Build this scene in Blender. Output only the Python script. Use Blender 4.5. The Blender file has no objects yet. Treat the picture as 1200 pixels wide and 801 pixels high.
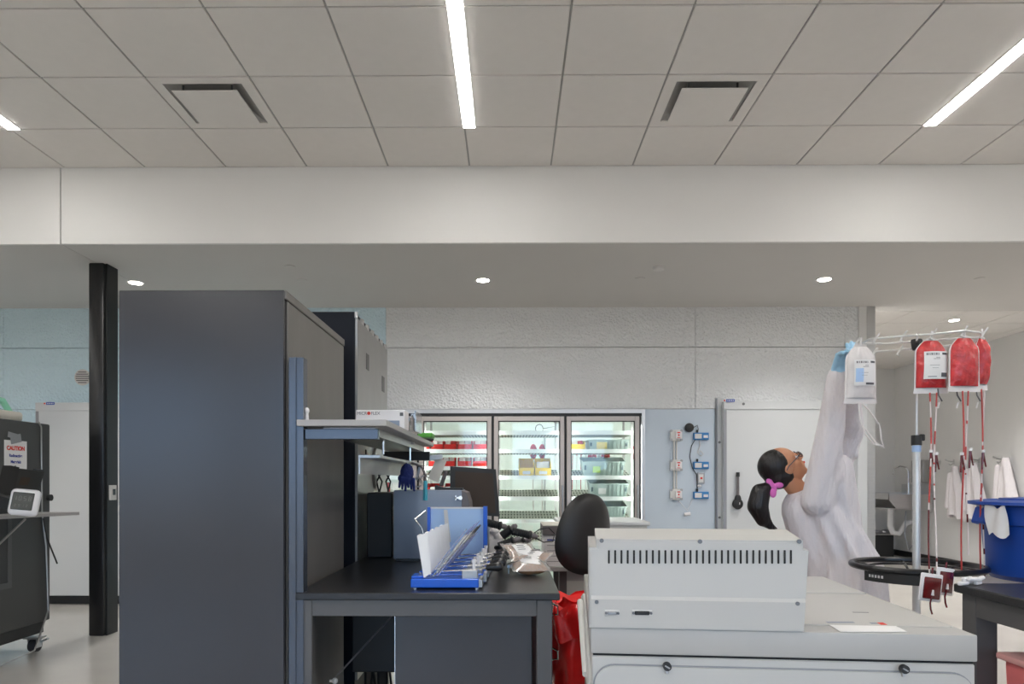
import bpy, bmesh, math, random
from mathutils import Vector, Matrix, Quaternion
random.seed(7)
ORD = ['first', 'second', 'third', 'fourth', 'fifth', 'sixth', 'seventh', 'eighth', 'ninth', 'tenth']
SC = bpy.context.scene
COL = SC.collection
V = Vector
PI = math.pi

# ---------------------------------------------------------------- camera
CAM_H = 1.29
F = 830.0            # focal length in pixels of the 1200x801 frame
YAW = math.radians(0.5)
CX, CY = 590.8, 563.0
cd = bpy.data.cameras.new('camera')
cam = bpy.data.objects.new('camera', cd); COL.objects.link(cam)
cam.location = (0, 0, CAM_H)
cam.rotation_euler = (PI/2, 0, YAW)
cd.sensor_width = 36.0
cd.lens = F/1200*36
cd.shift_x = (600-CX)/1200
cd.shift_y = (CY-400.5)/1200
cd.clip_start = 0.05
SC.camera = cam

def at(px, py, Y):
    """world point on the vertical plane y=Y that the camera sees at pixel (px,py)"""
    u = (px-CX)/F; v = (CY-py)/F
    dx = u*math.cos(YAW)-math.sin(YAW); dy = u*math.sin(YAW)+math.cos(YAW)
    k = Y/dy
    return V((dx*k, Y, CAM_H+v*k))

# ---------------------------------------------------------------- world, exposure
SC.view_settings.view_transform = 'Standard'
SC.view_settings.look = 'None'
SC.view_settings.gamma = 1
SC.view_settings.use_curve_mapping = False
SC.view_settings.exposure = 1.65
w = bpy.data.worlds.new('sky'); SC.world = w; w.use_nodes = True
nt = w.node_tree; nt.nodes.clear()
wo = nt.nodes.new('ShaderNodeOutputWorld'); bg = nt.nodes.new('ShaderNodeBackground')
tc = nt.nodes.new('ShaderNodeTexCoord'); sx = nt.nodes.new('ShaderNodeSeparateXYZ'); cr = nt.nodes.new('ShaderNodeValToRGB')
mr = nt.nodes.new('ShaderNodeMapRange'); mr.inputs[1].default_value = -1; mr.inputs[2].default_value = 1
nt.links.new(tc.outputs['Generated'], sx.inputs[0]); nt.links.new(sx.outputs['Z'], mr.inputs[0])
nt.links.new(mr.outputs[0], cr.inputs[0]); nt.links.new(cr.outputs[0], bg.inputs[0]); nt.links.new(bg.outputs[0], wo.inputs[0])
cr.color_ramp.elements[0].position = .495; cr.color_ramp.elements[0].color = (.30, .30, .29, 1)
cr.color_ramp.elements[1].position = .505; cr.color_ramp.elements[1].color = (.45, .69, 1.0, 1)
e = cr.color_ramp.elements.new(.9); e.color = (.22, .45, .85, 1)
bg.inputs[1].default_value = 1.35
STRIP_E = 11.0
DOWN_W = 32.0
COOLER_W = 6.0

# ---------------------------------------------------------------- materials
def mat(name, col, rough=.5, metal=0, var=.04, scale=12, bump=0, bscale=60, spec=.5, trans=0, alpha=1, stretch=None, coat=0, sss=0, bdist=.01):
    m = bpy.data.materials.new(name); m.use_nodes = True
    n = m.node_tree; b = n.nodes['Principled BSDF']
    b.inputs['Roughness'].default_value = rough; b.inputs['Metallic'].default_value = metal
    b.inputs['Specular IOR Level'].default_value = spec
    b.inputs['Transmission Weight'].default_value = trans; b.inputs['Alpha'].default_value = alpha
    b.inputs['Coat Weight'].default_value = coat
    if sss:
        b.inputs['Subsurface Weight'].default_value = sss; b.inputs['Subsurface Radius'].default_value = (.01, .005, .003)
    t = n.nodes.new('ShaderNodeTexCoord'); mp = n.nodes.new('ShaderNodeMapping')
    n.links.new(t.outputs['Object'], mp.inputs[0])
    if stretch: mp.inputs['Scale'].default_value = stretch
    nz = n.nodes.new('ShaderNodeTexNoise'); nz.inputs['Scale'].default_value = scale; nz.inputs['Detail'].default_value = 4
    n.links.new(mp.outputs[0], nz.inputs[0])
    mx = n.nodes.new('ShaderNodeMix'); mx.data_type = 'RGBA'
    c = V(col[:3])
    mx.inputs[6].default_value = (*[max(0, x*(1-var)) for x in c], 1); mx.inputs[7].default_value = (*[min(1, x*(1+var)) for x in c], 1)
    n.links.new(nz.outputs[0], mx.inputs[0]); n.links.new(mx.outputs[2], b.inputs['Base Color'])
    if bump:
        nb = n.nodes.new('ShaderNodeTexNoise'); nb.inputs['Scale'].default_value = bscale; nb.inputs['Detail'].default_value = 3
        n.links.new(mp.outputs[0], nb.inputs[0])
        bp = n.nodes.new('ShaderNodeBump'); bp.inputs['Strength'].default_value = bump; bp.inputs['Distance'].default_value = bdist
        n.links.new(nb.outputs[0], bp.inputs['Height']); n.links.new(bp.outputs[0], b.inputs['Normal'])
    return m

def emit(name, col, s):
    m = bpy.data.materials.new(name); m.use_nodes = True; n = m.node_tree; n.nodes.clear()
    o = n.nodes.new('ShaderNodeOutputMaterial'); e = n.nodes.new('ShaderNodeEmission')
    e.inputs[0].default_value = (*col, 1); e.inputs[1].default_value = s; n.links.new(e.outputs[0], o.inputs[0]); return m

def clear(name, tint=(1, 1, 1), gloss=.08, rough=.02, body=0, bcol=(.9, .9, .9)):
    """thin clear sheet: transparent with a Fresnel reflection and, if body, some milky film"""
    m = bpy.data.materials.new(name); m.use_nodes = True; n = m.node_tree; n.nodes.clear()
    o = n.nodes.new('ShaderNodeOutputMaterial'); tr = n.nodes.new('ShaderNodeBsdfTransparent'); gl = n.nodes.new('ShaderNodeBsdfGlossy')
    fr = n.nodes.new('ShaderNodeFresnel'); fr.inputs[0].default_value = 1.5
    ad = n.nodes.new('ShaderNodeMath'); ad.operation = 'MULTIPLY_ADD'; ad.inputs[1].default_value = 1.0; ad.inputs[2].default_value = gloss-.04
    tr.inputs[0].default_value = (*tint, 1); gl.inputs['Roughness'].default_value = rough
    mx = n.nodes.new('ShaderNodeMixShader'); n.links.new(fr.outputs[0], ad.inputs[0]); n.links.new(ad.outputs[0], mx.inputs[0])
    src = tr
    if body:
        pb = n.nodes.new('ShaderNodeBsdfPrincipled'); pb.inputs['Base Color'].default_value = (*bcol, 1); pb.inputs['Roughness'].default_value = .25
        m2 = n.nodes.new('ShaderNodeMixShader'); nz = n.nodes.new('ShaderNodeTexNoise'); nz.inputs['Scale'].default_value = 30
        mm = n.nodes.new('ShaderNodeMath'); mm.operation = 'MULTIPLY_ADD'; mm.inputs[1].default_value = .5; mm.inputs[2].default_value = body-.25
        n.links.new(nz.outputs[0], mm.inputs[0]); n.links.new(mm.outputs[0], m2.inputs[0])
        n.links.new(tr.outputs[0], m2.inputs[1]); n.links.new(pb.outputs[0], m2.inputs[2]); src = m2
    n.links.new(src.outputs[0], mx.inputs[1]); n.links.new(gl.outputs[0], mx.inputs[2]); n.links.new(mx.outputs[0], o.inputs[0])
    return m

def embossed(name, col, metal=.55):
    """stucco-embossed sheet metal"""
    m = mat(name, col, rough=.5, metal=metal, var=.03, scale=2)
    n = m.node_tree; b = n.nodes['Principled BSDF']; t = [x for x in n.nodes if x.type == 'TEX_COORD'][0]
    vo = n.nodes.new('ShaderNodeTexVoronoi'); vo.inputs['Scale'].default_value = 38; n.links.new(t.outputs['Object'], vo.inputs[0])
    nz = n.nodes.new('ShaderNodeTexNoise'); nz.inputs['Scale'].default_value = 60; nz.inputs['Detail'].default_value = 2; n.links.new(t.outputs['Object'], nz.inputs[0])
    ad = n.nodes.new('ShaderNodeMath'); ad.operation = 'ADD'; n.links.new(vo.outputs[0], ad.inputs[0]); n.links.new(nz.outputs[0], ad.inputs[1])
    bp = n.nodes.new('ShaderNodeBump'); bp.inputs['Strength'].default_value = .7; bp.inputs['Distance'].default_value = .014
    n.links.new(ad.outputs[0], bp.inputs['Height']); n.links.new(bp.outputs[0], b.inputs['Normal'])
    return m

M = dict(
 tile=mat('ceiling_tile_paint', (.80, .77, .735), .9, var=.03, bump=.12, bscale=220),
 grid=mat('grid_paint', (.42, .41, .395), .6),
 gyp=mat('gypsum_paint', (.74, .73, .71), .85, var=.015, scale=3),
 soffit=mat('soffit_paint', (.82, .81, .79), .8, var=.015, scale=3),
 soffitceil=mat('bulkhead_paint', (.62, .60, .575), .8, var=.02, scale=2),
 wall=mat('wall_paint', (.68, .675, .665), .75, var=.02, scale=3),
 black=mat('black_trim', (.012, .012, .012), .45),
 blackgloss=mat('black_enamel', (.010, .010, .011), .28),
 blackmatte=mat('black_plastic', (.02, .02, .02), .5),
 leather=mat('black_vinyl', (.014, .013, .013), .38, bump=.1, bscale=300),
 panel=embossed('embossed_steel', (.80, .81, .81), .35),
 panelblue=embossed('embossed_steel_pale', (.66, .82, .88), .1),
 smoothpanel=mat('pale_blue_panel', (.56, .63, .70), .45, metal=.1, var=.03, scale=4),
 doorwhite=mat('white_door_skin', (.64, .65, .65), .42, var=.02, scale=3),
 alu=mat('aluminium', (.62, .61, .60), .35, metal=.8, var=.06, scale=6),
 alufr=mat('champagne_frame', (.56, .50, .47), .4, metal=.35),
 steel=mat('stainless_steel', (.55, .55, .55), .28, metal=1, var=.08, scale=5, stretch=(1, 1, 8)),
 chrome=mat('chrome', (.75, .75, .75), .12, metal=1),
 cab=mat('charcoal_enamel', (.036, .035, .039), .24, var=.05, scale=3, spec=.6),
 cabside=mat('scuffed_charcoal_enamel', (.155, .145, .135), .5, var=.14, scale=3, stretch=(1, 3, .8)),
 frame=mat('bench_frame_enamel', (.095, .093, .093), .42, spec=.5),
 postm=mat('upright_anodised', (.10, .11, .13), .25, metal=.6),
 navy=mat('navy_black_panel', (.008, .010, .016), .5, spec=.2),
 galv=mat('galvanised_steel', (.42, .41, .40), .35, metal=.9, var=.12, scale=8),
 bench=mat('black_epoxy_top', (.022, .022, .024), .3, var=.15, scale=20, spec=.5, bump=.04, bscale=80),
 white=mat('white_enamel', (.56, .55, .525), .38, var=.012, scale=4),
 lidgrey=mat('lid_enamel', (.475, .465, .445), .42, var=.012, scale=4),
 darkgap=mat('dark_gap', (.02, .02, .02), .8),
 screw=mat('screw_steel', (.2, .2, .2), .4, metal=.8),
 shelfgrey=mat('shelf_laminate', (.40, .385, .375), .45),
 railm=mat('bright_rail', (.72, .72, .71), .3, metal=.4),
 paper=mat('paper', (.86, .85, .84), .8, var=.02),
 card=mat('white_carton', (.80, .78, .78), .7, var=.02),
 ink=mat('grey_ink', (.12, .12, .13), .8),
 red=mat('red_plastic', (.72, .035, .03), .4),
 redtext=mat('red_ink', (.75, .06, .04), .7),
 bluetext=mat('blue_ink', (.03, .05, .30), .7),
 redbag=mat('red_bag_film', (.85, .02, .02), .2, bump=.9, bscale=13, var=.15, scale=10, coat=.5),
 pinkbin=mat('translucent_red_plastic', (.80, .20, .20), .35, var=.05),
 pinklid=mat('pink_lid', (.78, .40, .37), .4),
 tubered=mat('tube_red', (.50, .05, .04), .3, var=.3, scale=90),
 blood=mat('blood_red', (.72, .035, .04), .2, var=.75, scale=32, coat=.5, bump=1.0, bscale=28),
 blooddark=mat('dark_blood', (.13, .008, .01), .25, var=.4, scale=60, coat=.5),
 bagfilm=mat('bag_film', (.80, .76, .74), .25, var=.06, scale=30, bump=.3, bscale=40),
 tubing=mat('pvc_tubing', (.78, .70, .68), .25),
 plasma=mat('plasma_amber', (.52, .26, .13), .3, var=.2, scale=30, coat=.4),
 film=clear('clear_film', gloss=.14, rough=.1, body=.35, bcol=(.85, .80, .76)),
 glass=clear('door_glass', tint=(.97, 1, .98), gloss=.045),
 wglass=clear('window_glass', gloss=.05),
 coolwall=mat('cooler_lining', (.74, .78, .74), .5),
 rail=mat('white_shelf_rail', (.95, .96, .95), .5),
 deck=mat('wire_deck_cream', (.72, .72, .64), .5),
 slot=mat('slot_shadow_green', (.20, .22, .18), .8),
 yellow=mat('yellow_plastic', (.98, .66, .01), .4),
 tote=mat('grey_green_tote', (.50, .60, .57), .45),
 totein=mat('tote_shadow', (.12, .17, .19), .6),
 green=mat('green_plastic', (.10, .42, .05), .45),
 lime=mat('lime_note', (.62, .85, .22), .8),
 ynote=mat('yellow_note', (.90, .72, .25), .8),
 blue=mat('blue_enamel', (.005, .11, .62), .35, coat=.2),
 binblue=mat('blue_bin_plastic', (.003, .055, .34), .42),
 skyblue=mat('pale_blue_sheet', (.42, .60, .86), .35),
 bluegrey=mat('blue_grey_enamel', (.24, .29, .37), .38),
 loggerblue=mat('logger_blue', (.03, .20, .48), .45),
 lavender=mat('violet_steel', (.30, .30, .44), .25, metal=.8),
 monitor=mat('monitor_screen', (.052, .036, .026), .5, spec=.25),
 skin=mat('skin', (.62, .29, .16), .5, var=.05, sss=.05),
 hair=mat('black_hair', (.010, .007, .007), .38, var=.4, scale=30, stretch=(1, 1, .1), bump=.5, bscale=90),
 pink=mat('pink_fabric', (.72, .16, .52), .7),
 coat=mat('white_coat_cloth', (.80, .755, .77), .85, bump=.9, bscale=9, stretch=(2.0, 2.0, .45), bdist=.035),
 glove=mat('blue_nitrile', (.36, .62, .82), .5),
 trousers=mat('dark_trousers', (.03, .035, .05), .8),
 shoe=mat('white_shoe', (.6, .6, .6), .6),
 fabricnavy=mat('navy_glove_cloth', (.012, .025, .14), .8, bump=.8, bscale=60),
 teal=mat('teal_plastic', (.05, .38, .48), .35),
 mint=mat('mint_plastic', (.30, .72, .52), .45),
 cream=mat('cream_plastic', (.70, .67, .60), .5),
 taupe=mat('taupe_plastic', (.16, .14, .14), .5),
 lcd=mat('lcd_dark', (.03, .035, .03), .25),
 lcdseg=mat('lcd_segments', (.13, .14, .125), .5),
 duct=mat('silver_tape', (.32, .32, .33), .4, metal=.5),
 offwhite=mat('offwhite_plastic', (.68, .66, .63), .5),
 rubber=mat('rubber', (.03, .03, .03), .7),
 charred=mat('dark_cart_enamel', (.062, .062, .060), .5, var=.05, scale=4),
 bluelabel=mat('blue_sticker', (.02, .08, .42), .5),
 charcoalpanel=mat('recess_enamel', (.045, .045, .045), .5),
)
# polished concrete floor
fl = mat('polished_concrete', (.56, .53, .49), .2, var=.14, scale=1.6, spec=.5)
M['floor'] = fl
M['led'] = emit('led_diffuser', (1, .975, .94), STRIP_E)
M['lamp'] = emit('downlight_lens', (1, .96, .88), 14)
M['coolled'] = emit('cooler_led', (.95, 1, .97), 5.5)

# ---------------------------------------------------------------- helpers
def wmat(o):
    m = o.matrix_basis.copy()
    return wmat(o.parent) @ m if o.parent else m

def rotm(rx=0, ry=0, rz=0):
    from mathutils import Euler
    return Euler((math.radians(rx), math.radians(ry), math.radians(rz))).to_matrix().to_4x4()

class MB:
    def __init__(s): s.bm = bmesh.new()
    def _add(s, verts, mtx):
        bmesh.ops.transform(s.bm, matrix=mtx, verts=verts)
    def box(s, c, size, rot=None, bev=0, seg=1, top=None):
        r = bmesh.ops.create_cube(s.bm, size=1); vs = r['verts']
        if top:      # scale of the upper face (taper)
            for v in vs:
                if v.co.z > 0: v.co.x *= top[0]; v.co.y *= top[1]
        m = Matrix.Translation(V(c)) @ (rot if rot else Matrix.Identity(4)) @ Matrix.Diagonal((*size, 1))
        s._add(vs, m)
        if bev:
            es = list({e for v in vs for e in v.link_edges})
            bmesh.ops.bevel(s.bm, geom=es, offset=bev, segments=seg, affect='EDGES', profile=.5)
        return s
    def bb(s, a, b, bev=0, seg=1):
        a, b = V(a), V(b)
        return s.box((a+b)/2, [abs(x) for x in (b-a)], bev=bev, seg=seg)
    def cyl(s, p0, p1, r0, r1=None, seg=16, cap=True):
        p0, p1 = V(p0), V(p1); r1 = r0 if r1 is None else r1; d = p1-p0; L = d.length
        if L < 1e-6: return s
        r = bmesh.ops.create_cone(s.bm, cap_ends=cap, segments=seg, radius1=r0, radius2=r1, depth=L)
        q = V((0, 0, 1)).rotation_difference(d).to_matrix().to_4x4()
        s._add(r['verts'], Matrix.Translation((p0+p1)/2) @ q); return s
    def sph(s, c, r, seg=16, rot=None):
        if not hasattr(r, '__len__'): r = (r, r, r)
        o = bmesh.ops.create_uvsphere(s.bm, u_segments=seg, v_segments=max(6, seg//2), radius=1)
        s._add(o['verts'], Matrix.Translation(V(c)) @ (rot if rot else Matrix.Identity(4)) @ Matrix.Diagonal((*r, 1))); return s
    def cap(s, p0, r0, p1, r1, seg=14):
        s.cyl(p0, p1, r0, r1, seg); s.sph(p0, r0, seg); s.sph(p1, r1, seg); return s
    def tube(s, pts, r, seg=8, close=False):
        pts = [V(p) for p in pts]; n = len(pts); rings = []
        rs = r if hasattr(r, '__len__') else [r]*n
        up = None
        for i, p in enumerate(pts):
            a = pts[i-1] if (i > 0 or close) else p; b = pts[(i+1) % n] if (i < n-1 or close) else p
            t = (b-a).normalized()
            if up is None:
                up = t.orthogonal().normalized()
            else:
                up = (up - t*up.dot(t)).normalized()
            sd = t.cross(up)
            rings.append([s.bm.verts.new(p + (up*math.cos(k*2*PI/seg)+sd*math.sin(k*2*PI/seg))*rs[i]) for k in range(seg)])
        m = n if close else n-1
        for i in range(m):
            A, B = rings[i], rings[(i+1) % n]
            off = 0
            if close and i == n-1:
                off = min(range(seg), key=lambda o: (A[0].co-B[o].co).length)
            for k in range(seg):
                s.bm.faces.new((A[k], A[(k+1) % seg], B[(k+1+off) % seg], B[(k+off) % seg]))
        if not close:
            s.bm.faces.new(list(reversed(rings[0]))); s.bm.faces.new(rings[-1])
        return s
    def prism(s, pts, ext):
        """planar polygon (3D points) extruded by the vector ext"""
        pts = [V(p) for p in pts]; ext = V(ext)
        a = [s.bm.verts.new(p) for p in pts]; b = [s.bm.verts.new(p+ext) for p in pts]; n = len(a)
        s.bm.faces.new(a); s.bm.faces.new(list(reversed(b)))
        for i in range(n): s.bm.faces.new((a[i], b[i], b[(i+1) % n], a[(i+1) % n]))
        return s
    def lathe(s, c, prof, seg=32, axis=None):
        """profile [(r,z)...] turned about z at c (axis = rotation matrix)"""
        c = V(c); ax = axis.to_3x3() if axis else Matrix.Identity(3); rings = []
        for r, z in prof:
            rings.append([s.bm.verts.new(c + ax @ V((r*math.cos(k*2*PI/seg), r*math.sin(k*2*PI/seg), z))) for k in range(seg)])
        for A, B in zip(rings, rings[1:]):
            for k in range(seg): s.bm.faces.new((A[k], A[(k+1) % seg], B[(k+1) % seg], B[k]))
        s.bm.faces.new(list(reversed(rings[0]))); s.bm.faces.new(rings[-1]); return s
    def grid(s, fn, nu, nv):
        vs = [[s.bm.verts.new(fn(i/nu, j/nv)) for j in range(nv+1)] for i in range(nu+1)]
        for i in range(nu):
            for j in range(nv): s.bm.faces.new((vs[i][j], vs[i+1][j], vs[i+1][j+1], vs[i][j+1]))
        return s
    def xf(s, m):
        bmesh.ops.transform(s.bm, matrix=m, verts=s.bm.verts); return s
    def build(s, name, m, parent=None, sm=35, kind=None, label=None, local=False):
        bmesh.ops.remove_doubles(s.bm, verts=s.bm.verts, dist=1e-6)
        bmesh.ops.recalc_face_normals(s.bm, faces=s.bm.faces)
        me = bpy.data.meshes.new(name); o = bpy.data.objects.new(name, me); COL.objects.link(o)
        if parent:
            o.parent = parent
            if not local: bmesh.ops.transform(s.bm, matrix=wmat(parent).inverted(), verts=s.bm.verts)
        elif s.bm.verts:
            xs = [v.co for v in s.bm.verts]
            c = V(((min(v.x for v in xs)+max(v.x for v in xs))/2, (min(v.y for v in xs)+max(v.y for v in xs))/2, min(v.z for v in xs)))
            bmesh.ops.translate(s.bm, vec=-c, verts=s.bm.verts); o.location = c
        s.bm.to_mesh(me); s.bm.free()
        me.materials.append(M[m] if isinstance(m, str) else m)
        if sm:
            for p in me.polygons: p.use_smooth = True
            me.set_sharp_from_angle(angle=math.radians(sm))
        if kind: o['kind'] = kind
        if label: o['label'] = label
        return o

def tag(o, label, cat, group=None, kind=None):
    o['label'] = label; o['category'] = cat
    if group: o['group'] = group
    if kind: o['kind'] = kind
    return o
def thing(name, label, cat, loc, rz=0, group=None):
    o = bpy.data.objects.new(name, None); COL.objects.link(o); o.location = loc; o.rotation_euler = (0, 0, math.radians(rz))
    o.empty_display_size = .05
    return tag(o, label, cat, group)
def struct(o): o['kind'] = 'structure'; return o
def sempty(name, loc=(0, 0, 0)):
    o = bpy.data.objects.new(name, None); COL.objects.link(o); o.location = loc; o.empty_display_size = .05; return struct(o)
def kids(o): return [c for c in bpy.data.objects if c.parent == o]
def copy_tree(o, loc=None, rz=None, label=None, parent=None):
    c = o.copy(); COL.objects.link(c)
    if parent: c.parent = parent
    if loc is not None: c.location = loc
    if rz is not None: c.rotation_euler = (0, 0, math.radians(rz))
    if label: c['label'] = label
    for k in kids(o): copy_tree(k, parent=c)
    return c
def text(s, o, right, up, h, m, parent, name='lettering', align='LEFT', bold=0):
    cu = bpy.data.curves.new('t', 'FONT'); cu.body = s; cu.size = h; cu.align_x = align; cu.extrude = .0004; cu.offset = bold
    ob = bpy.data.objects.new('t', cu); COL.objects.link(ob)
    dg = bpy.context.evaluated_depsgraph_get(); me = bpy.data.meshes.new_from_object(ob.evaluated_get(dg))
    bpy.data.objects.remove(ob)
    right = V(right).normalized(); up = V(up).normalized(); n = right.cross(up)
    mt = Matrix(((right.x, up.x, n.x, o[0]), (right.y, up.y, n.y, o[1]), (right.z, up.z, n.z, o[2]), (0, 0, 0, 1)))
    me.transform(wmat(parent).inverted() @ mt); me.materials.clear(); me.materials.append(M[m])
    t = bpy.data.objects.new(name, me); COL.objects.link(t); t.parent = parent; return t
def blob(fn, name, m, parent, voxel=.01, smooth=4, label=None):
    """closed pieces joined by fn(MB) into one continuous surface (voxel union, smoothed)"""
    b = MB(); fn(b); me = bpy.data.meshes.new('b'); b.bm.to_mesh(me); b.bm.free()
    ob = bpy.data.objects.new('b', me); COL.objects.link(ob)
    r = ob.modifiers.new('r', 'REMESH'); r.mode = 'VOXEL'; r.voxel_size = voxel
    sm = ob.modifiers.new('s', 'SMOOTH'); sm.factor = .5; sm.iterations = smooth
    dg = bpy.context.evaluated_depsgraph_get(); m2 = bpy.data.meshes.new_from_object(ob.evaluated_get(dg))
    bpy.data.objects.remove(ob)
    m2.transform(wmat(parent).inverted()); m2.materials.clear(); m2.materials.append(M[m])
    for p in m2.polygons: p.use_smooth = True
    o = bpy.data.objects.new(name, m2); COL.objects.link(o); o.parent = parent
    if label: o['label'] = label
    return o

# ================================================================ SETTING
HC = CAM_H+2.39        # tiled ceiling
HS = CAM_H+1.81        # underside of the bulkhead
YS = 5.39              # face of the bulkhead
YW = 7.40              # cooler wall
HR = CAM_H+1.95        # ceiling of the far right room
XL, XR = -7.9, 6.7
YB, YF = -5.5, 12.4
XE = at(1025, 500, YW).x   # end of the cooler wall

struct(MB().bb((XL-.2, YB-.2, -.1), (XR+.2, YF+.2, 0)).build('floor', 'floor'))
struct(MB().bb((XR, YB-.2, 0), (XR+.15, YF+.2, HC+.2)).build('wall_right', 'wall'))
struct(MB().bb((XL-.15, YB-.2, 0), (XL, YW+3, HC+.2)).build('wall_left', 'wall'))
struct(MB().bb((2, YF, 0), (XR, YF+.15, HC+.2)).build('wall_far', 'wall'))
# rear wall with the window band
WZ0, WZ1 = .35, 3.0
wins = [(-7.2, -4.2), (-3.6, -.6), (0.0, 3.0), (3.6, 6.3)]
rb = MB().bb((XL, YB-.15, 0), (XR, YB, WZ0)).bb((XL, YB-.15, WZ1), (XR, YB, HC+.2))
edges = [XL]+[x for w_ in wins for x in w_]+[XR]
for a, b_ in zip(edges[::2], edges[1::2]): rb.bb((a, YB-.15, WZ0), (b_, YB, WZ1))
struct(rb.build('wall_rear', 'wall'))
for i, (a, b_) in enumerate(wins):
    f = struct(MB().bb((a, YB-.1, WZ0), (b_, YB-.04, WZ0+.06)).bb((a, YB-.1, WZ1-.06), (b_, YB-.04, WZ1)).bb((a, YB-.1, WZ0+.06), (a+.06, YB-.04, WZ1-.06))
      .bb((b_-.06, YB-.1, WZ0+.06), (b_, YB-.04, WZ1-.06)).bb(((a+b_)/2-.03, YB-.1, WZ0+.06), ((a+b_)/2+.03, YB-.04, WZ1-.06)).build('window_%d' % (i+1), 'black'))
    for x0, x1 in ((a+.06, (a+b_)/2-.03), ((a+b_)/2+.03, b_-.06)):
        MB().bb((x0, YB-.075, WZ0+.06), (x1, YB-.065, WZ1-.06)).build('pane', 'wglass', f)
    L = bpy.data.lights.new('window_portal', 'AREA'); L.shape = 'RECTANGLE'; L.size = b_-a; L.size_y = WZ1-WZ0
    L.cycles.is_portal = True
    lo = bpy.data.objects.new('window_portal', L); COL.objects.link(lo); lo.location = ((a+b_)/2, YB-.2, (WZ0+WZ1)/2); lo.rotation_euler = (PI/2, 0, 0)

# tiled ceiling
TX0, TT, TP = -.311, .61, .619
ceil = struct(MB().bb((XL, YB, HC+.05), (XR, YS, HC+.2)).build('ceiling', 'grid'))
rows = [(4.79, YS)]+[(4.79-TT*(k+1), 4.79-TT*k) for k in range(18)]
cols = []
k = -13
while TX0+TP*k < XR:
    a = max(XL, TX0+TP*k); b_ = min(XR, TX0+TP*(k+1))
    if b_-a > .03: cols.append((a, b_))
    k += 1
dif_cols = [-3, 2]
g = .006
tiles_m = {}
stuff = MB()
vis_rows = 4
for ri, (y0, y1) in enumerate(rows):
    y0 = max(y0, YB)
    if y1-y0 < .05: continue
    for (x0, x1) in cols:
        kk = round((x0-TX0)/TP)
        if ri == 1 and kk in dif_cols: continue
        if ri < vis_rows:
            key = (round(x1-x0, 3), round(y1-y0, 3))
            c = ((x0+x1)/2, (y0+y1)/2, HC)
            if key not in tiles_m:
                o = MB().box((0, 0, .008), (x1-x0-2*g, y1-y0-2*g, .016), bev=.002).build('ceiling_tile', 'tile', ceil, local=True)
                tiles_m[key] = o.data
            else:
                o = bpy.data.objects.new('ceiling_tile', tiles_m[key]); COL.objects.link(o); o.parent = ceil
            o.location = V(c)-ceil.location
        else:
            stuff.bb((x0+g, y0+g, HC), (x1-g, y1-g, HC+.016))
stuff.build('ceiling_tile_field', 'tile', ceil, kind='stuff')
gr = MB()
for y0, y1 in rows: gr.bb((XL, y1-.012, HC+.008), (XR, y1+.012, HC+.012))
for x0, x1 in cols: gr.bb((x0-.012, YB, HC+.0085), (x0+.012, YS-.001, HC+.0125))
gr.build('ceiling_grid', 'grid', ceil)

# bulkhead: front panels and underside panels, seams as gaps
bk = sempty('wall_bulkhead', (0, YS, HS))
sx0 = at(71, 240, YS).x
MB().bb((XL, YS+.03, HS+.02), (XR, YW+.2, HC+.1)).build('core', 'gyp', bk)
for a, b_ in ((XL, sx0-.004), (sx0+.004, XR)):
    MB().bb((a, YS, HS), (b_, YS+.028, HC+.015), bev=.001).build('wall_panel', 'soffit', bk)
ceil2 = sempty('ceiling_bulkhead', (0, YS, HS))
for a, b_ in ((XL, sx0-.003), (sx0+.003, XR)):
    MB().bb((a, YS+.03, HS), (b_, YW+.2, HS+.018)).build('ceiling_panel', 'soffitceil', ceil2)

# right room ceiling
ceilr = struct(MB().bb((2.0, YW+.2, HR+.05), (XR, YF, HR+.2)).build('ceiling_right_room', 'grid'))
t0 = None
y = YW+.2; ry = []
while y < YF-.05: ry.append((y, min(YF, y+TT))); y += TT
for y0, y1 in ry:
    k = 0
    while TX0+TP*(k) < XR:
        a, b_ = max(2.4, TX0+TP*k), min(XR, TX0+TP*(k+1)); k += 1
        if b_-a < .05: continue
        MB().bb((a+g, y0+g, HR), (b_-g, y1-g, HR+.016)).build('ceiling_tile', 'tile', ceilr)
gr = MB()
for y0, y1 in ry: gr.bb((2.4, y0-.012, HR+.008), (XR, y0+.012, HR+.012))
for k in range(3, 12): gr.bb((TX0+TP*k-.012, YW+.2, HR+.0085), (TX0+TP*k+.012, YF, HR+.0125))
gr.build('ceiling_grid', 'grid', ceilr)

# ---------------- cooler wall
wb = sempty('wall_back', (0, YW, 0))
def pan(px0, px1, py0, py1, m, z0=None, z1=None, th=.05):
    a = at(px0, py1, YW); b_ = at(px1, py0, YW)
    if z0 is not None: a.z = z0
    if z1 is not None: b_.z = z1
    return MB().bb((a.x+.003, YW, a.z+.003), (b_.x-.003, YW+th, b_.z-.003), bev=.002).build('wall_panel', m, wb)
ZS1 = at(600, 407, YW).z; ZS2 = at(600, 479, YW).z
xx = [XL, at(4, 500, YW).x, at(452, 500, YW).x, at(815, 500, YW).x, at(990, 500, YW).x, at(1006, 500, YW).x]
for i in range(5):
    m_ = 'panelblue' if i < 2 else 'panel'
    MB().bb((xx[i]+.003, YW, ZS1+.004), (xx[i+1]-.003, YW+.05, HS)).build('wall_panel', m_, wb)
XF0, XF1 = at(404, 500, YW).x, at(754, 500, YW).x     # cooler doors opening
xb = [XL, at(4, 500, YW).x, at(452, 500, YW).x, at(815, 500, YW).x, at(990, 500, YW).x, at(1006, 500, YW).x]
for i in range(5):
    m_ = 'panelblue' if i < 2 else 'panel'
    MB().bb((xb[i]+.003, YW, ZS2+.003), (xb[i+1]-.003, YW+.05, ZS1-.003)).build('wall_panel', m_, wb)
XD0 = at(838, 500, YW).x
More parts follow.
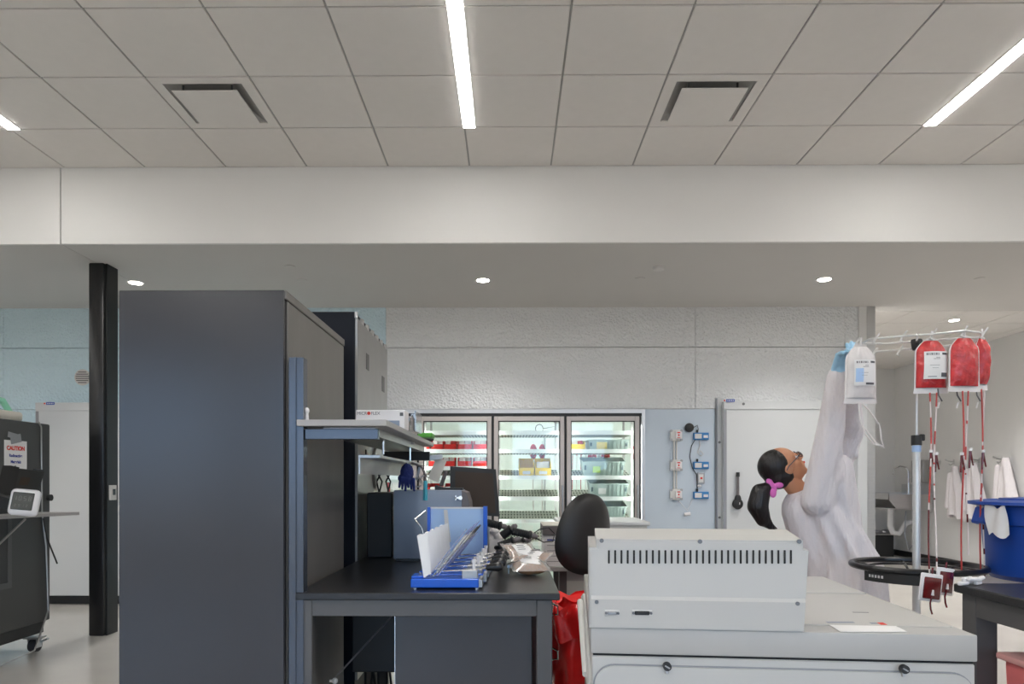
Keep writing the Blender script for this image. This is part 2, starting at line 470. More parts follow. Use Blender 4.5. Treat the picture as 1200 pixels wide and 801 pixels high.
MB().bb((XF1+.003, YW, 0), (XD0-.003, YW+.05, ZS2-.003)).build('wall_panel', 'smoothpanel', wb)
MB().bb((XD0+.003, YW, 0), (xb[5]-.003, YW+.05, ZS2-.003)).build('wall_panel', 'doorwhite', wb)
MB().bb((XL, YW, 0), (xb[1]-.003, YW+.05, ZS2-.003)).build('wall_panel', 'panelblue', wb)
MB().bb((xb[1]+.003, YW, 0), (XF0-.003, YW+.05, ZS2-.003)).build('wall_panel', 'panelblue', wb)
MB().bb((XL, YW+.051, 0), (XF0, YW+.15, HS)).bb((XF0, YW+.051, ZS2+.01), (XF1, YW+.15, HS)).bb((XF1, YW+.051, 0), (xb[5], YW+.15, HS)).build('backing', 'black', wb)
# wall end: pale strip and steel corner
MB().bb((xb[5], YW-.01, 0), (at(1015, 500, YW).x, YW+.15, HS)).build('end_strip', 'gyp', wb)
MB().bb((at(1015, 500, YW).x, YW-.012, 0), (XE, YW+.15, HS)).build('corner_guard', 'steel', wb, label='brushed steel corner guard')
struct(MB().bb((xb[4], YW+.15, 0), (XE-.1, YF, HS+.2)).build('wall_partition', 'wall'))
# baseboards
def bbd(name, a, b_): struct(MB().bb(a, b_, bev=.002).build(name, 'black'))
bbd('baseboard_back', (XL, YW-.012, 0), (XF0, YW-.001, .09))
bbd('baseboard_right', (XR-.012, YW-4, 0), (XR-.001, YF-.012, .10))
bbd('baseboard_far', (XE, YF-.012, 0), (XR, YF-.001, .10))

# black column
p = at(103.5, 745, 5.85); q = at(125, 745, 5.85)
cx0, cx1 = p.x, at(121.5, 700, 5.85).x
colo = struct(MB().bb((cx0, 5.85, 0), (cx1+.0, 6.05, HS), bev=.012, seg=2).build('trim_column', 'blackgloss'))
# flange on its right, slightly further
MB().bb((cx1-.002, 5.88, .0), (cx1+.012, 6.04, HS)).build('side_plate', 'black', colo)
th = thing('thermostat', 'small white thermostat on the side of the black column', 'thermostat', (cx1+.0205, 5.93, 1.18))
MB().box((cx1+.0165, 5.95, 1.19), (.009+.014, .09, .125), bev=.003).build('body', 'offwhite', th)
MB().box((cx1+.0282, 5.955, 1.195), (.002, .04, .05)).build('display', 'lcd', th)

# ---------------- lights in the ceiling
for i, kx in enumerate((-10, -5, 0, 5, 10)):
    x0 = TX0+TP*kx-.012
    if x0 < XL or x0+.09 > XR: continue
    lab = {-5: 'recessed linear ceiling light at the left edge of the ceiling', 0: 'recessed linear ceiling light near the middle of the tiled ceiling', 5: 'recessed linear ceiling light at the right of the tiled ceiling'}.get(kx, 'recessed linear ceiling light out of view far to the %s' % ('left' if kx < 0 else 'right'))
    t = thing('linear_light', lab, 'ceiling light', (x0+.045, 0, HC), group='linear ceiling lights')
    MB().bb((x0, YB+.5, HC-.004), (x0+.006, 4.795, HC+.004)).bb((x0+.084, YB+.5, HC-.004), (x0+.09, 4.795, HC+.004)).bb((x0+.006, 4.785, HC-.004), (x0+.084, 4.795, HC+.004)).build('frame', 'offwhite', t)
    MB().bb((x0+.006, YB+.5, HC-.007), (x0+.084, 4.785, HC-.001)).build('diffuser', 'led', t)
for kx, lab in ((-3, 'square plaque air diffuser in the ceiling left of the middle light'), (2, 'square plaque air diffuser in the ceiling right of the middle light')):
    x0, x1 = TX0+TP*kx, TX0+TP*(kx+1); y0, y1 = 4.18, 4.79; xc, yc = (x0+x1)/2, (y0+y1)/2
    t = thing('air_diffuser', lab, 'air vent', (xc, yc, HC), group='ceiling air diffusers')
    fr = MB()
    for a, b_, r in (((x0+g, y0+g), (x1-g, y0+.07), 0), ((x0+g, y1-.07), (x1-g, y1-g), 0), ((x0+g, y0+.07), (x0+.07, y1-.07), 0), ((x1-.07, y0+.07), (x1-g, y1-.07), 0)):
        fr.bb((*a, HC-.001), (*b_, HC+.01))
    fr.build('frame', 'tile', t)
    cone = MB()
    for q in range(4):
        rt = Matrix.Translation((xc, yc, 0)) @ rotm(0, 0, 90*q)
        P = [rt @ V(v) for v in ((-.235, -.235, HC+.006), (.235, -.235, HC+.006), (.16, -.16, HC+.045), (-.16, -.16, HC+.045))]
        cone.bm.faces.new([cone.bm.verts.new(v) for v in P])
    cone.build('throat', 'grid', t, sm=0)
    MB().box((xc, yc, HC-.022), (.40, .40, .006), bev=.002).build('plaque', 'tile', t)
    for sx_ in (-1, 1):
        for sy in (-1, 1): MB().cyl((xc+sx_*.15, yc+sy*.15, HC-.019), (xc+sx_*.15, yc+sy*.15, HC+.036), .006, seg=8).build('hanger', 'screw', t)
def downlight(p, z, lab, watt=None):
    t = thing('downlight', lab, 'ceiling light', (p[0], p[1], z))
    MB().lathe((p[0], p[1], z-.004), [(.055, .0035), (.062, 0), (.075, .0), (.076, .0038)]).build('trim_ring', 'offwhite', t)
    MB().cyl((p[0], p[1], z-.006), (p[0], p[1], z-.0045), .054, seg=24).build('lens', 'lamp', t)
    L = bpy.data.lights.new('downlight_beam', 'SPOT'); L.energy = watt or DOWN_W; L.spot_size = math.radians(120); L.spot_blend = .9; L.color = (1, .98, .95); L.shadow_soft_size = .05
    lo = bpy.data.objects.new('downlight_beam', L); COL.objects.link(lo); lo.location = (p[0], p[1], z-.02); lo.parent = None
def on_ceiling(px, py, z):
    # point of the horizontal plane z seen at the pixel
    a = at(px, py, 1.0); return a*0 + V((0, 0, CAM_H)) + (a-V((0, 0, CAM_H)))*((z-CAM_H)/(a.z-CAM_H))
for px, py, lab in ((159, 331, 'round recessed downlight above the tall charcoal cabinet'), (566, 328, 'round recessed downlight in the bulkhead above the glass cooler doors'), (966, 327, 'round recessed downlight in the bulkhead above the white sliding door')):
    downlight(on_ceiling(px, py, HS), HS, lab)
downlight(on_ceiling(1118, 375, HR), HR, 'round downlight in the tiled ceiling of the room beyond', 50)
for x in (-6.5,): downlight((x, 6.2), HS, 'round recessed downlight at the far left of the bulkhead')
downlight((3.9, 10.9), HR, 'unseen downlight added to brighten the room beyond, hidden by the wall end', 50)  # extra lamp out of sight, added to light the far room
downlight((5.6, 7.84), HR, 'unseen downlight added just behind the bulkhead to brighten the room beyond', 50)  # added lamp, kept out of view, brightens the right wall
downlight((3.9, 7.84), HR, 'unseen downlight added behind the cooler wall to brighten the room beyond', 50)  # added as well, unseen, more fill for the room beyond
for px, py, lab in ((772, 313, 'small round smoke detector in the bulkhead right of the middle downlight'),):
    p = on_ceiling(px, py, HS); t = MB().lathe((p.x, p.y, HS-.03), [(.02, 0), (.045, .008), (.05, .029)]).build('smoke_detector', 'offwhite'); tag(t, lab, 'detector')
for px, py, lab in ((354, 328, 'flat sprinkler cover plate in the bulkhead near the tall cabinet'), (750, 326, 'flat sprinkler cover plate in the bulkhead beside the smoke detector'), (1148, 326, 'flat sprinkler cover plate in the bulkhead at the far right'), (340, 312, 'flat round cover plate in the bulkhead above the tall cabinet')):
    p = on_ceiling(px, py, HS); t = MB().cyl((p.x, p.y, HS-.006), (p.x, p.y, HS-.0005), .045, seg=24).build('sprinkler_cover', 'soffitceil'); tag(t, lab, 'sprinkler')

# ---------------- glass cooler doors
xs = [at(x, 500, YW).x for x in (404, 490, 577.5, 662.5, 750)]
ZT = at(620, 484, YW).z; ZB = .12
cf = sempty('trim_cooler_frame', (0, YW, 0))
MB().bb((xs[0]-.04, YW-.015, ZT), (xs[4]+.05, YW+.06, ZS2-.004)).build('head_rail', 'alu', cf)
MB().bb((xs[0]-.03, YW-.01, ZT-.03), (xs[4]+.02, YW+.06, ZT)).build('gasket', 'black', cf)
MB().bb((xs[4]+.016, YW-.02, 0), (xs[4]+.05, YW+.06, ZT)).build('side_rail', 'alu', cf)
MB().bb((xs[0]-.04, YW-.015, 0), (xs[4]+.05, YW+.06, ZB)).build('sill', 'alu', cf)
dlabs = ['glass cooler door mostly hidden behind the bench shelf', 'glass cooler door with shelves of red bins behind it', 'glass cooler door in the middle with two yellow bins behind it', 'rightmost glass cooler door with grey totes behind it']
for i in range(4):
    a, b_ = xs[i]+.012, xs[i+1]-.012; z0, z1 = ZB+.01, ZT-.035
    t = thing('cooler_door', dlabs[i], 'glass door', ((a+b_)/2, YW, 0), group='glass cooler doors')
    fw = .045
    MB().bb((a, YW-.03, z0), (a+fw, YW+.02, z1), bev=.004).bb((b_-fw, YW-.03, z0), (b_, YW+.02, z1), bev=.004).bb((a+fw, YW-.03, z1-fw), (b_-fw, YW+.02, z1)).bb((a+fw, YW-.03, z0), (b_-fw, YW+.02, z0+fw)).build('door_frame', 'alufr', t)
    MB().bb((a+fw, YW-.01, z0+fw), (a+fw+.008, YW+.01, z1-fw)).bb((b_-fw-.008, YW-.01, z0+fw), (b_-fw, YW+.01, z1-fw)).bb((a+fw, YW-.01, z1-fw-.01), (b_-fw, YW+.01, z1-fw)).build('gasket', 'black', t)
    MB().bb((a+fw, YW-.008, z0+fw), (b_-fw, YW-.002, z1-fw)).build('pane', 'glass', t)
    hz1 = at(700, 568, YW).z
    MB().cyl((b_-.022, YW-.075, hz1-.55), (b_-.022, YW-.075, hz1), .011).cyl((b_-.022, YW-.075, hz1-.03), (b_-.022, YW-.03, hz1-.03), .008).cyl((b_-.022, YW-.075, hz1-.52), (b_-.022, YW-.03, hz1-.52), .008).build('handle', 'steel', t)
    MB().box(((a+b_)/2-.22, YW-.02, ZT-.014), (.10, .03, .018)).build('hinge', 'black', t)
for x in xs: MB().bb((x-.012, YW+.0, ZB), (x+.012, YW+.022, ZT-.03)).build('mullion', 'black', cf)
# interior
XI0, XI1, YI = xs[0]-.5, xs[4]+.30, YW+1.9
rm = struct(MB().bb((XI0, YI, 0), (XI1, YI+.05, 2.5)).bb((XI0-.05, YW+.15, 0), (XI0, YI, 2.5)).bb((XI1, YW+.15, 0), (XI1+.05, YI, 2.5)).bb((XI0, YW+.15, 2.45), (XI1, YI, 2.5)).bb((XI0, YW+.15, 0), (XI1, YI, .02)).build('wall_cooler_lining', 'coolwall'))
for i, x in enumerate(xs):
    t = tag(MB().bb((x-.015, YW+.025, .25), (x+.015, YW+.04, ZT-.12)).build('cooler_light', 'coolled'), ['vertical cooler light tube behind the first glass door jamb', 'vertical cooler light tube between first and second glass doors', 'vertical cooler light tube between second and third glass doors', 'vertical cooler light tube between third and fourth glass doors', 'vertical cooler light tube at the right end of the glass doors'][i], 'light', 'cooler light tubes')
for xl in (-.3, 1.0):  # area fill added to brighten the cooler inside, no fixture there
    L = bpy.data.lights.new('cooler_fill_light', 'AREA'); L.shape = 'RECTANGLE'; L.size = 1.2; L.size_y = .25; L.energy = COOLER_W; L.color = (.95, 1, .97)
    lo = bpy.data.objects.new('cooler_fill_light', L); COL.objects.link(lo); lo.location = (xl, YW+.9, 2.42)
# shelving: one unit per door
shz = [1.80, 1.605, 1.325, 1.10, .86, .62, .38]
for i in range(4):
    a, b_ = xs[i]+.045, xs[i+1]-.045
    t = thing('cooler_shelving', ['wire shelving inside the cooler behind the hidden leftmost door', 'wire shelving inside the cooler behind the door with red bins', 'wire shelving inside the cooler behind the middle door', 'wire shelving inside the cooler behind the rightmost door'][i], 'shelf', ((a+b_)/2, YW+.3, 0), group='cooler shelving units')
    ps = MB()
    for x in (a+.01, b_-.01):
        for y in (YW+.18, YW+.74): ps.bb((x-.012, y-.012, .02), (x+.012, y+.012, 1.98))
    ps.build('post', 'galv', t)
    for z in shz:
        sh = MB().bb((a, YW+.14, z-.022), (b_, YW+.155, z+.022)).build('shelf_rail', 'rail', t)
        hd = 6 if (i == 0 or z < .5) else 20
        y = YW+.165; w_ = b_-a
        TM = Matrix.Translation((0, y, z-.01)) @ rotm(10 if z < 1.4 else 0, 0, 0) @ Matrix.Translation((0, -y, -z+.01))
        MB().bb((a, y, z-.016), (b_, y+.56, z-.006)).xf(TM).build('wire_deck', 'deck', t)
        hl_ = MB()
        for j in range(4):
            for k in range(hd):
                x_ = a+w_*(k+.5)/hd
                hl_.bb((x_-w_/hd*.28, y+.03+j*.135, z-.0175), (x_+w_/hd*.28, y+.105+j*.135, z-.0045))
        hl_.xf(TM).build('deck_slots', 'slot', t, kind='stuff')

def tilt_back(t, y0):
    # stands on a shelf that rises towards the back
    a_ = math.radians(10); dy = t.location.y-y0
    t.rotation_euler.x = a_; t.location.y = y0+dy*math.cos(a_); t.location.z += dy*math.sin(a_)+.004

def bin_open(name, x0, x1, z, h, yf, dep, m, lab, group, content=None, note=None):
    t = thing(name, lab, 'bin', ((x0+x1)/2, yf+dep/2, z), group=group)
    w_ = x1-x0; th_ = .006
    b = MB()
    b.bb((x0, yf, z), (x1, yf+dep, z+.006))
    b.prism([(x0, yf, z), (x0, yf+dep, z), (x0, yf+dep, z+h), (x0, yf+.03, z+h*.9), (x0, yf-.02, z+h*.62)], (th_, 0, 0))
    b.prism([(x1-th_, yf, z), (x1-th_, yf+dep, z), (x1-th_, yf+dep, z+h), (x1-th_, yf+.03, z+h*.9), (x1-th_, yf-.02, z+h*.62)], (th_, 0, 0))
    b.bb((x0, yf+dep-.006, z), (x1, yf+dep, z+h))
    b.prism([(x0, yf, z), (x0, yf-.02, z+h*.62), (x0, yf-.014, z+h*.62), (x0, yf+.006, z)], (w_, 0, 0))
    b.build('shell', m, t, sm=0)
    if content:
        for k in range(2):
            cxx = x0+w_*(.3+.4*k)
            MB().box((cxx, yf+.04+.03*k, z+h*.55), (w_*.42, .03, h*.8), rot=rotm(-15, random.uniform(-8, 8), random.uniform(-10, 10)), bev=.008, seg=2).build('blood_pack', content if k else 'bagfilm', t)
    if note: MB().bb((x0+w_*.25, yf-.0225, z+h*.22), (x1-w_*.25, yf-.020, z+h*.42)).build('paper_label', 'paper', t)
    return t
def fx(px): return at(px, 500, YW+.15).x
yf = YW+.18
for r, (z, spans) in enumerate(((shz[1]-.003, [(492, 503), (505, 519), (520, 534.5), (536, 553), (554.5, 571)]), (shz[2]-.003+.10, [(502, 516), (518, 533), (536, 552), (554, 571)]), (shz[3]-.003, [(493, 501.5), (502, 518), (520, 535), (537, 552)]))):
    for q, (a, b_) in enumerate(spans):
        row = ['upper', 'middle', 'lower'][r]; od = ['leftmost', 'second', 'third', 'fourth', 'rightmost'][q if q < len(spans)-1 else 4]
        bin_open('storage_bin', fx(a), fx(b_), z, .125, yf, .22, 'red', '%s red bin of blood packs on the %s shelf with bins in the cooler' % (od, row), 'red bins in the cooler', content=random.choice(['bagfilm', 'blood', 'bagfilm']))
# extra shelf that carries the middle red row
t = [o for o in bpy.data.objects if o.name.startswith('cooler_shelving')]
MB().bb((xs[1]+.045, YW+.14, shz[2]+.078), (xs[2]-.045, YW+.155, shz[2]+.12)).bb((xs[1]+.045, YW+.155, shz[2]+.105), (xs[2]-.045, YW+.68, shz[2]+.12)).build('shelf_rail', 'rail', t[1])
# left hidden door: a few red striped packs
for q, px in enumerate((424, 430, 452, 462)):
    for r, z in enumerate((1.34, 1.12)):
        tag(MB().box((fx(px), yf+.05, z+.08), (.07, .05, .15), bev=.012, seg=2).build('blood_pack', 'blood' if (q+r) % 2 else 'bagfilm'), 'blood pack on the %s shelf behind the hidden left cooler door, %s from the left' % (['upper', 'lower'][r], ORD[q]), 'blood bag', 'blood packs behind the hidden left door')
bin_open('storage_bin', fx(608), fx(626), shz[2]-.003, .17, yf, .25, 'yellow', 'left empty yellow bin on the cooler shelf', 'yellow bins in the cooler', note=True)
bin_open('storage_bin', fx(627), fx(646), shz[2]-.003, .17, yf, .25, 'yellow', 'right yellow bin heaped with pale packs on the cooler shelf', 'yellow bins in the cooler', content='bagfilm', note=True)
bin_open('storage_bin', fx(669), fx(686), shz[1]-.003, .125, yf, .2, 'yellow', 'low yellow bin beside the tote behind the rightmost cooler door', 'yellow bins in the cooler', content='blood')
def tote(px0, px1, z, h, lab, note):
    x0, x1 = fx(px0), fx(px1); y0, y1 = yf+.02, yf+.32
    t = thing('tote_box', lab, 'tote', ((x0+x1)/2, (y0+y1)/2, z), group='grey totes in the cooler')
    b = MB(); i = .012
    P0 = [(x0+.02, y0+.02), (x1-.02, y0+.02), (x1-.02, y1-.02), (x0+.02, y1-.02)]; P1 = [(x0, y0), (x1, y0), (x1, y1), (x0, y1)]
    b.box(((x0+x1)/2, (y0+y1)/2, z+.004), (x1-x0-.04, y1-y0-.04, .006))
    for k in range(4):
        a0, a1, c1, c0 = V((*P0[k], z)), V((*P0[(k+1) % 4], z)), V((*P1[(k+1) % 4], z+h)), V((*P1[k], z+h))
        nrm = (a1-a0).cross(c0-a0).normalized()
        b.prism([a0, a1, c1, c0], -nrm*.005)
    b.build('shell', 'tote', t, sm=0)
    r = MB()
    for k in range(4):
        a0, a1 = V((*P1[k], z+h)), V((*P1[(k+1) % 4], z+h)); r.tube([a0, a1], .006, 6)
    r.build('rim', 'tote', t)
    rb_ = MB(); n = 5
    for k in range(n): xr = x0+(x1-x0)*(.52+.1*k); rb_.box((xr, y0+.004, z+h*.48), (.008, .012, h*.85), rot=rotm(6, 0, 0))
    rb_.build('rib', 'tote', t)
    MB().box((x0+.03, y0+.003, z+h*.62), (.018, .016, h*.3)).build('handle_slot', 'totein', t)
    MB().box((x1-.03, y0+.003, z+h*.62), (.018, .016, h*.3)).build('handle_slot', 'totein', t)
    if note: MB().box((x0+(x1-x0)*.33, y0-.006, z+h*.5), (.08 if note != 'ynote' else .11, .002, h*.42 if note != 'ynote' else h*.65), rot=rotm(6, 0, 0)).build('paper_note', note, t)
tote(690, 738, shz[1]-.003, .125, 'grey tote with an orange-yellow note on the upper cooler shelf', 'ynote')
tote(683, 733, shz[2]-.003, .165, 'grey tote with a lime green note on the middle cooler shelf', 'lime')
tote(691, 737, shz[3]-.003, .155, 'grey tote with a white note on the lower cooler shelf', 'paper')
tote(697, 735, shz[4]-.003, .15, 'grey tote behind the chair on the lowest cooler shelf in view', None)
for o_ in [o for o in COL.objects if o.get('category') in ('bin', 'tote') and not o.parent]:
    if o_.location.z < 1.4 and not (1.39 < o_.location.z+.005 < 1.45): tilt_back(o_, yf)
for q, px in enumerate((625, 635.5)):
    p = at(px, 529, YW+.75)
    t = thing('blood_bag', 'red blood bag hanging in the cooler behind the middle door, %s of the pair' % ['left', 'right'][q], 'blood bag', (p.x, p.y, p.z-.08), group='blood bags hanging in the cooler')
    MB().sph(p, (.042, .02, .09), 20).build('pouch', 'blood', t)
    MB().tube([p-V((0, 0, .085)), p-V((.004, 0, .4)), p-V((-.003, 0, .75))], .006, 6).build('tubing', 'tubing', t)
    MB().tube([p+V((0, 0, .085)), p+V((0, 0, .12))], .004, 6).build('hook', 'steel', t)
xr0 = at(618, 500, YW+.75).x
tag(MB().tube([(xr0, YW+.75, at(600, 512, YW+.75).z), (xr0+.45, YW+.75, at(600, 512, YW+.75).z)], .007, 8).cyl((xr0+.2, YW+.75, .02), (xr0+.2, YW+.75, at(600, 512, YW+.75).z), .01).build('hanging_rail', 'steel'), 'thin steel rail holding blood bags inside the cooler', 'rail')
rl = tag(MB().tube([(fx(668), YW+.8, 1.74), (fx(745), YW+.8, 1.74)], .007, 8).build('hanging_rail', 'steel'), 'steel rail with a row of bags behind the rightmost cooler door', 'rail')
for q in range(9):
    px = 671+q*(5.2); p = V((at(px, 500, YW+.8).x, YW+.8+.02*(q % 3), 1.66 if q < 4 else 1.55))
    t = thing('blood_bag', 'blood bag hanging in a row behind the rightmost cooler door, %s from the left' % ORD[q], 'blood bag', (p.x, p.y, p.z), group='row of blood bags behind the rightmost cooler door')
    MB().sph(p, (.028, .02, .08), 14).build('pouch', 'blood' if q % 3 else 'bagfilm', t)
    MB().tube([p-V((0, 0, .07)), p-V((.004, 0, .45)), p-V((-.003, 0, .85))], .005, 5).build('tubing', 'tubing' if q % 2 else 'blood', t)
    MB().tube([p+V((0, 0, .07)), V((p.x, p.y, 1.745))], .003, 5).build('hook', 'steel', t)
p = at(743, 530, YW+.7)
tag(MB().sph(p, (.03, .02, .08), 14).tube([p+V((0, 0, .07)), p+V((0, 0, .25))], .003, 5).build('blood_bag', 'blood'), 'single blood bag hanging at the right edge of the rightmost cooler door', 'blood bag')
p = at(632, 502, YW+.9)
tag(MB().tube([p+V((.045*math.cos(a*.5), .0, .05*math.sin(a*.5))) for a in range(13)], .004, 6).tube([p+V((.045, 0, 0)), p+V((.2, 0, .03)), p+V((.05, 0, .3))], .004, 6).build('looped_cable', 'black'), 'looped thin black cable hanging high inside the cooler', 'cable')
# handles of bins, etc.

# ---------------- wall equipment between cooler doors and sliding door
def junction(py, lab):
    p = at(792.5, py, YW)
    t = thing('junction_box', lab, 'electrical box', (p.x, YW-.03, p.z-.05), group='junction boxes on the pale blue panel')
    MB().box((p.x-.008, YW-.02, p.z), (.125, .04, .115), bev=.012, seg=2).build('box', 'offwhite', t)
    sc_ = MB()
    for a in (-1, 1):
        for b_ in (-1, 1): sc_.cyl((p.x-.008+a*.052, YW-.045, p.z+b_*.047), (p.x-.008+a*.052, YW-.035, p.z+b_*.047), .014, seg=10)
    sc_.build('screw', 'galv', t)
    MB().box((p.x+.012, YW-.05, p.z), (.065, .02, .08), bev=.006).build('cover', 'card', t)
    MB().box((p.x+.012, YW-.061, p.z+.027), (.03, .002, .012)).box((p.x+.012, YW-.061, p.z), (.014, .002, .018)).box((p.x+.012, YW-.061, p.z-.027), (.03, .002, .006)).build('marking', 'redtext', t)
jy = (510, 545, 579)
for y_, l_ in zip(jy, ('top white junction box on the pale blue panel', 'middle white junction box on the pale blue panel', 'bottom white junction box on the pale blue panel')): junction(y_, l_)
for a, b_, l_ in ((510, 545, 'pair of vertical conduits between the top and middle junction boxes'), (545, 579, 'pair of vertical conduits between the middle and bottom junction boxes')):
    z1, z0 = at(792, a, YW).z-.058, at(792, b_, YW).z+.058; x = at(791, 500, YW).x
    tag(MB().cyl((x-.015, YW-.02, z0), (x-.015, YW-.02, z1), .010, seg=10).cyl((x+.012, YW-.02, z0), (x+.012, YW-.02, z1), .007, seg=10).build('conduit', 'offwhite'), l_, 'conduit', 'conduits on the pale blue panel')
p = at(807, 501, YW)
t = thing('alarm_buzzer', 'round black alarm buzzer above the blue loggers', 'alarm', (p.x, YW, p.z))
MB().lathe((p.x, YW-.001, p.z), [(.03, 0), (.045, .012), (.048, .03), (.04, .05), (.02, .06)], axis=rotm(90, 0, 0)).build('dome', 'blackmatte', t)
for y_, l_ in ((511, 'top blue and white data logger right of the junction boxes'), (545, 'middle blue and white data logger right of the junction boxes'), (580, 'bottom blue and white data logger right of the junction boxes')):
    p = at(821, y_, YW)
    t = thing('data_logger', l_, 'data logger', (p.x, YW-.02, p.z-.04), group='blue data loggers')
    MB().box((p.x, YW-.016, p.z), (.16, .03, .075), bev=.006, seg=2).build('case', 'loggerblue', t)
    MB().box((p.x-.032, YW-.033, p.z), (.07, .004, .05)).build('label_plate', 'offwhite', t)
    MB().box((p.x+.045, YW-.033, p.z-.004), (.045, .004, .028)).build('screen', 'card', t)
    MB().box((p.x-.04, YW-.016, p.z+.052), (.018, .018, .03)).build('probe_plug', 'black', t)
p = at(820.5, 560, YW)
t = thing('switch_box', 'small grey switch box with a red button between two blue loggers', 'switch', (p.x, YW-.02, p.z-.06))
MB().box((p.x, YW-.02, p.z), (.072, .038, .115), bev=.004).build('box', 'galv', t)
MB().box((p.x, YW-.041, p.z), (.045, .004, .08)).build('face_plate', 'offwhite', t)
MB().cyl((p.x, YW-.052, p.z), (p.x, YW-.043, p.z), .011).build('button', 'redtext', t)
w1 = [at(*q_, YW)-V((0, .012, 0)) for q_ in ((812, 501), (817, 498), (818, 503), (816, 512), (810, 522), (808, 535), (811, 548), (816, 556), (817, 575))]
tag(MB().tube(w1, .004, 6).build('cable', 'black'), 'thin black cable running down from the buzzer past the loggers', 'cable')
w2 = [at(*q_, YW)-V((0, .012, 0)) for q_ in ((819, 512), (820, 522), (817, 530), (821, 534), (824, 532), (821, 528), (818, 530))]
tag(MB().tube(w2, .004, 6).build('cable', 'offwhite'), 'coiled white cable below the top logger', 'cable')
p = at(805, 602, YW)
t = thing('sensor', 'small white sensor hanging by two white wires below the boxes', 'sensor', p)
MB().cyl(p+V((-.03, -.02, -.004)), p+V((.03, -.02, .006)), .018).build('body', 'card', t)
MB().tube([at(795, 586, YW)-V((0, .012, 0)), at(805, 598, YW)-V((0, .015, 0)), at(812, 583, YW)-V((0, .012, 0))], .003, 6).build('wire', 'card', t)
p = at(819, 569, YW); tag(MB().sph(p-V((0, .02, 0)), (.022, .02, .016), 12).build('wall_clip', 'card'), 'round white clip just below the switch box', 'clip')

# ---------------- sliding doors on the cooler wall
def sliding(px0, px1, pyt, lab, z0, rightend):
    a, b_ = at(px0, 500, YW-.1).x, at(px1, 500, YW-.1).x; zt = at(600, pyt, YW-.1).z
    t = thing('sliding_door', lab, 'door', ((a+b_)/2, YW-.08, 0))
    MB().bb((a, YW-.10, z0), (b_, YW-.035, zt), bev=.004).build('slab', 'doorwhite', t)
    MB().bb((a, YW-.104, z0), (a+.03, YW-.1005, zt-.09)).build('edge_gasket', 'duct', t)
    MB().bb((a, YW-.11, zt-.085), (b_, YW-.1005, zt), bev=.002).build('track_cover', 'doorwhite', t)
    return t, a, b_, zt
t, a, b_, zt = sliding(848, 1002, 470, 'big white sliding cooler door behind the person', .02, True)
p = at(856, 469, YW-.12)
def sticker(t, p):
    MB().box(p, (.085, .002, .028)).build('sticker', 'bluelabel', t)
    for k in range(5): MB().box(p+V((-.028+.014*k, -.0015, 0)), (.007, .001, .012)).build('mark', 'card', t)
    MB().box(p+V((-.06, 0, 0)), (.016, .002, .014)).build('mark', 'redtext', t)
sticker(t, p)
MB().cyl((a+.20, YW-.116, zt-.03), (a+.20, YW-.11, zt-.03), .014, seg=10).build('screw', 'screw', t)
# handle: dark lever
p = at(864, 590, YW-.11); q = at(864, 556, YW-.11)
h = thing('door_handle', 'black teardrop door handle on the white sliding door', 'handle', (p.x, YW-.13, p.z))
MB().cyl((p.x, YW-.13, p.z+.06), (q.x, YW-.13, q.z), .014, .012).build('shaft', 'taupe', h)
MB().lathe((p.x, YW-.105, p.z), [(.05, 0), (.056, .02), (.045, .045), (.02, .055)], axis=rotm(90, 0, 0)).sph((p.x, YW-.13, p.z+.04), (.035, .025, .06), 14).build('grip', 'blackmatte', h)
MB().cyl((q.x, YW-.13, q.z-.02), (q.x, YW-.13, q.z+.025), .019, .017).build('cap', 'blackmatte', h)
MB().box((p.x+.008, YW-.162, p.z+.005), (.006, .002, .022)).build('mark', 'card', h)
# jamb post left of the sliding door with bolts
x0 = at(840, 500, YW).x; x1 = at(847.5, 500, YW).x
js = struct(MB().bb((x0, YW-.03, 0), (x1, YW-.001, at(600, 467, YW).z), bev=.002).build('trim_jamb', 'doorwhite'))
for py in (518, 606): p = at(843, py, YW-.03); MB().cyl(p+V((0, -.008, 0)), p+V((0, .002, 0)), .013, seg=10).build('bolt', 'screw', js)
MB().bb((x0-.012, YW-.032, 0), (x0, YW-.001, at(600, 467, YW).z)).build('edge_strip', 'duct', js)
# white track post at right end
ps_ = struct(MB().bb((at(1003, 500, YW-.12).x, YW-.16, 0), (at(1014, 500, YW-.12).x, YW-.035, at(600, 470, YW-.12).z), bev=.003).build('trim_door_post', 'doorwhite'))
t, a, b_, zt = sliding(42, 200, 471, 'white sliding cooler door at the left behind the black column', .1, False)
sticker(t, at(59, 472.5, YW-.12))
# small round vent
p = at(97, 442, YW)
t = thing('wall_vent', 'small round louvred vent on the pale panel left of the column', 'air vent', (p.x, YW, p.z))
MB().cyl((p.x, YW-.006, p.z), (p.x, YW-.0005, p.z), .085, seg=32).build('plate', 'offwhite', t)
for k in range(6):
    dz = -.055+.022*k; hw = math.sqrt(.07**2-dz*dz)
    MB().box((p.x, YW-.009, p.z+dz), (hw*2, .006, .009)).build('louvre', 'taupe', t)

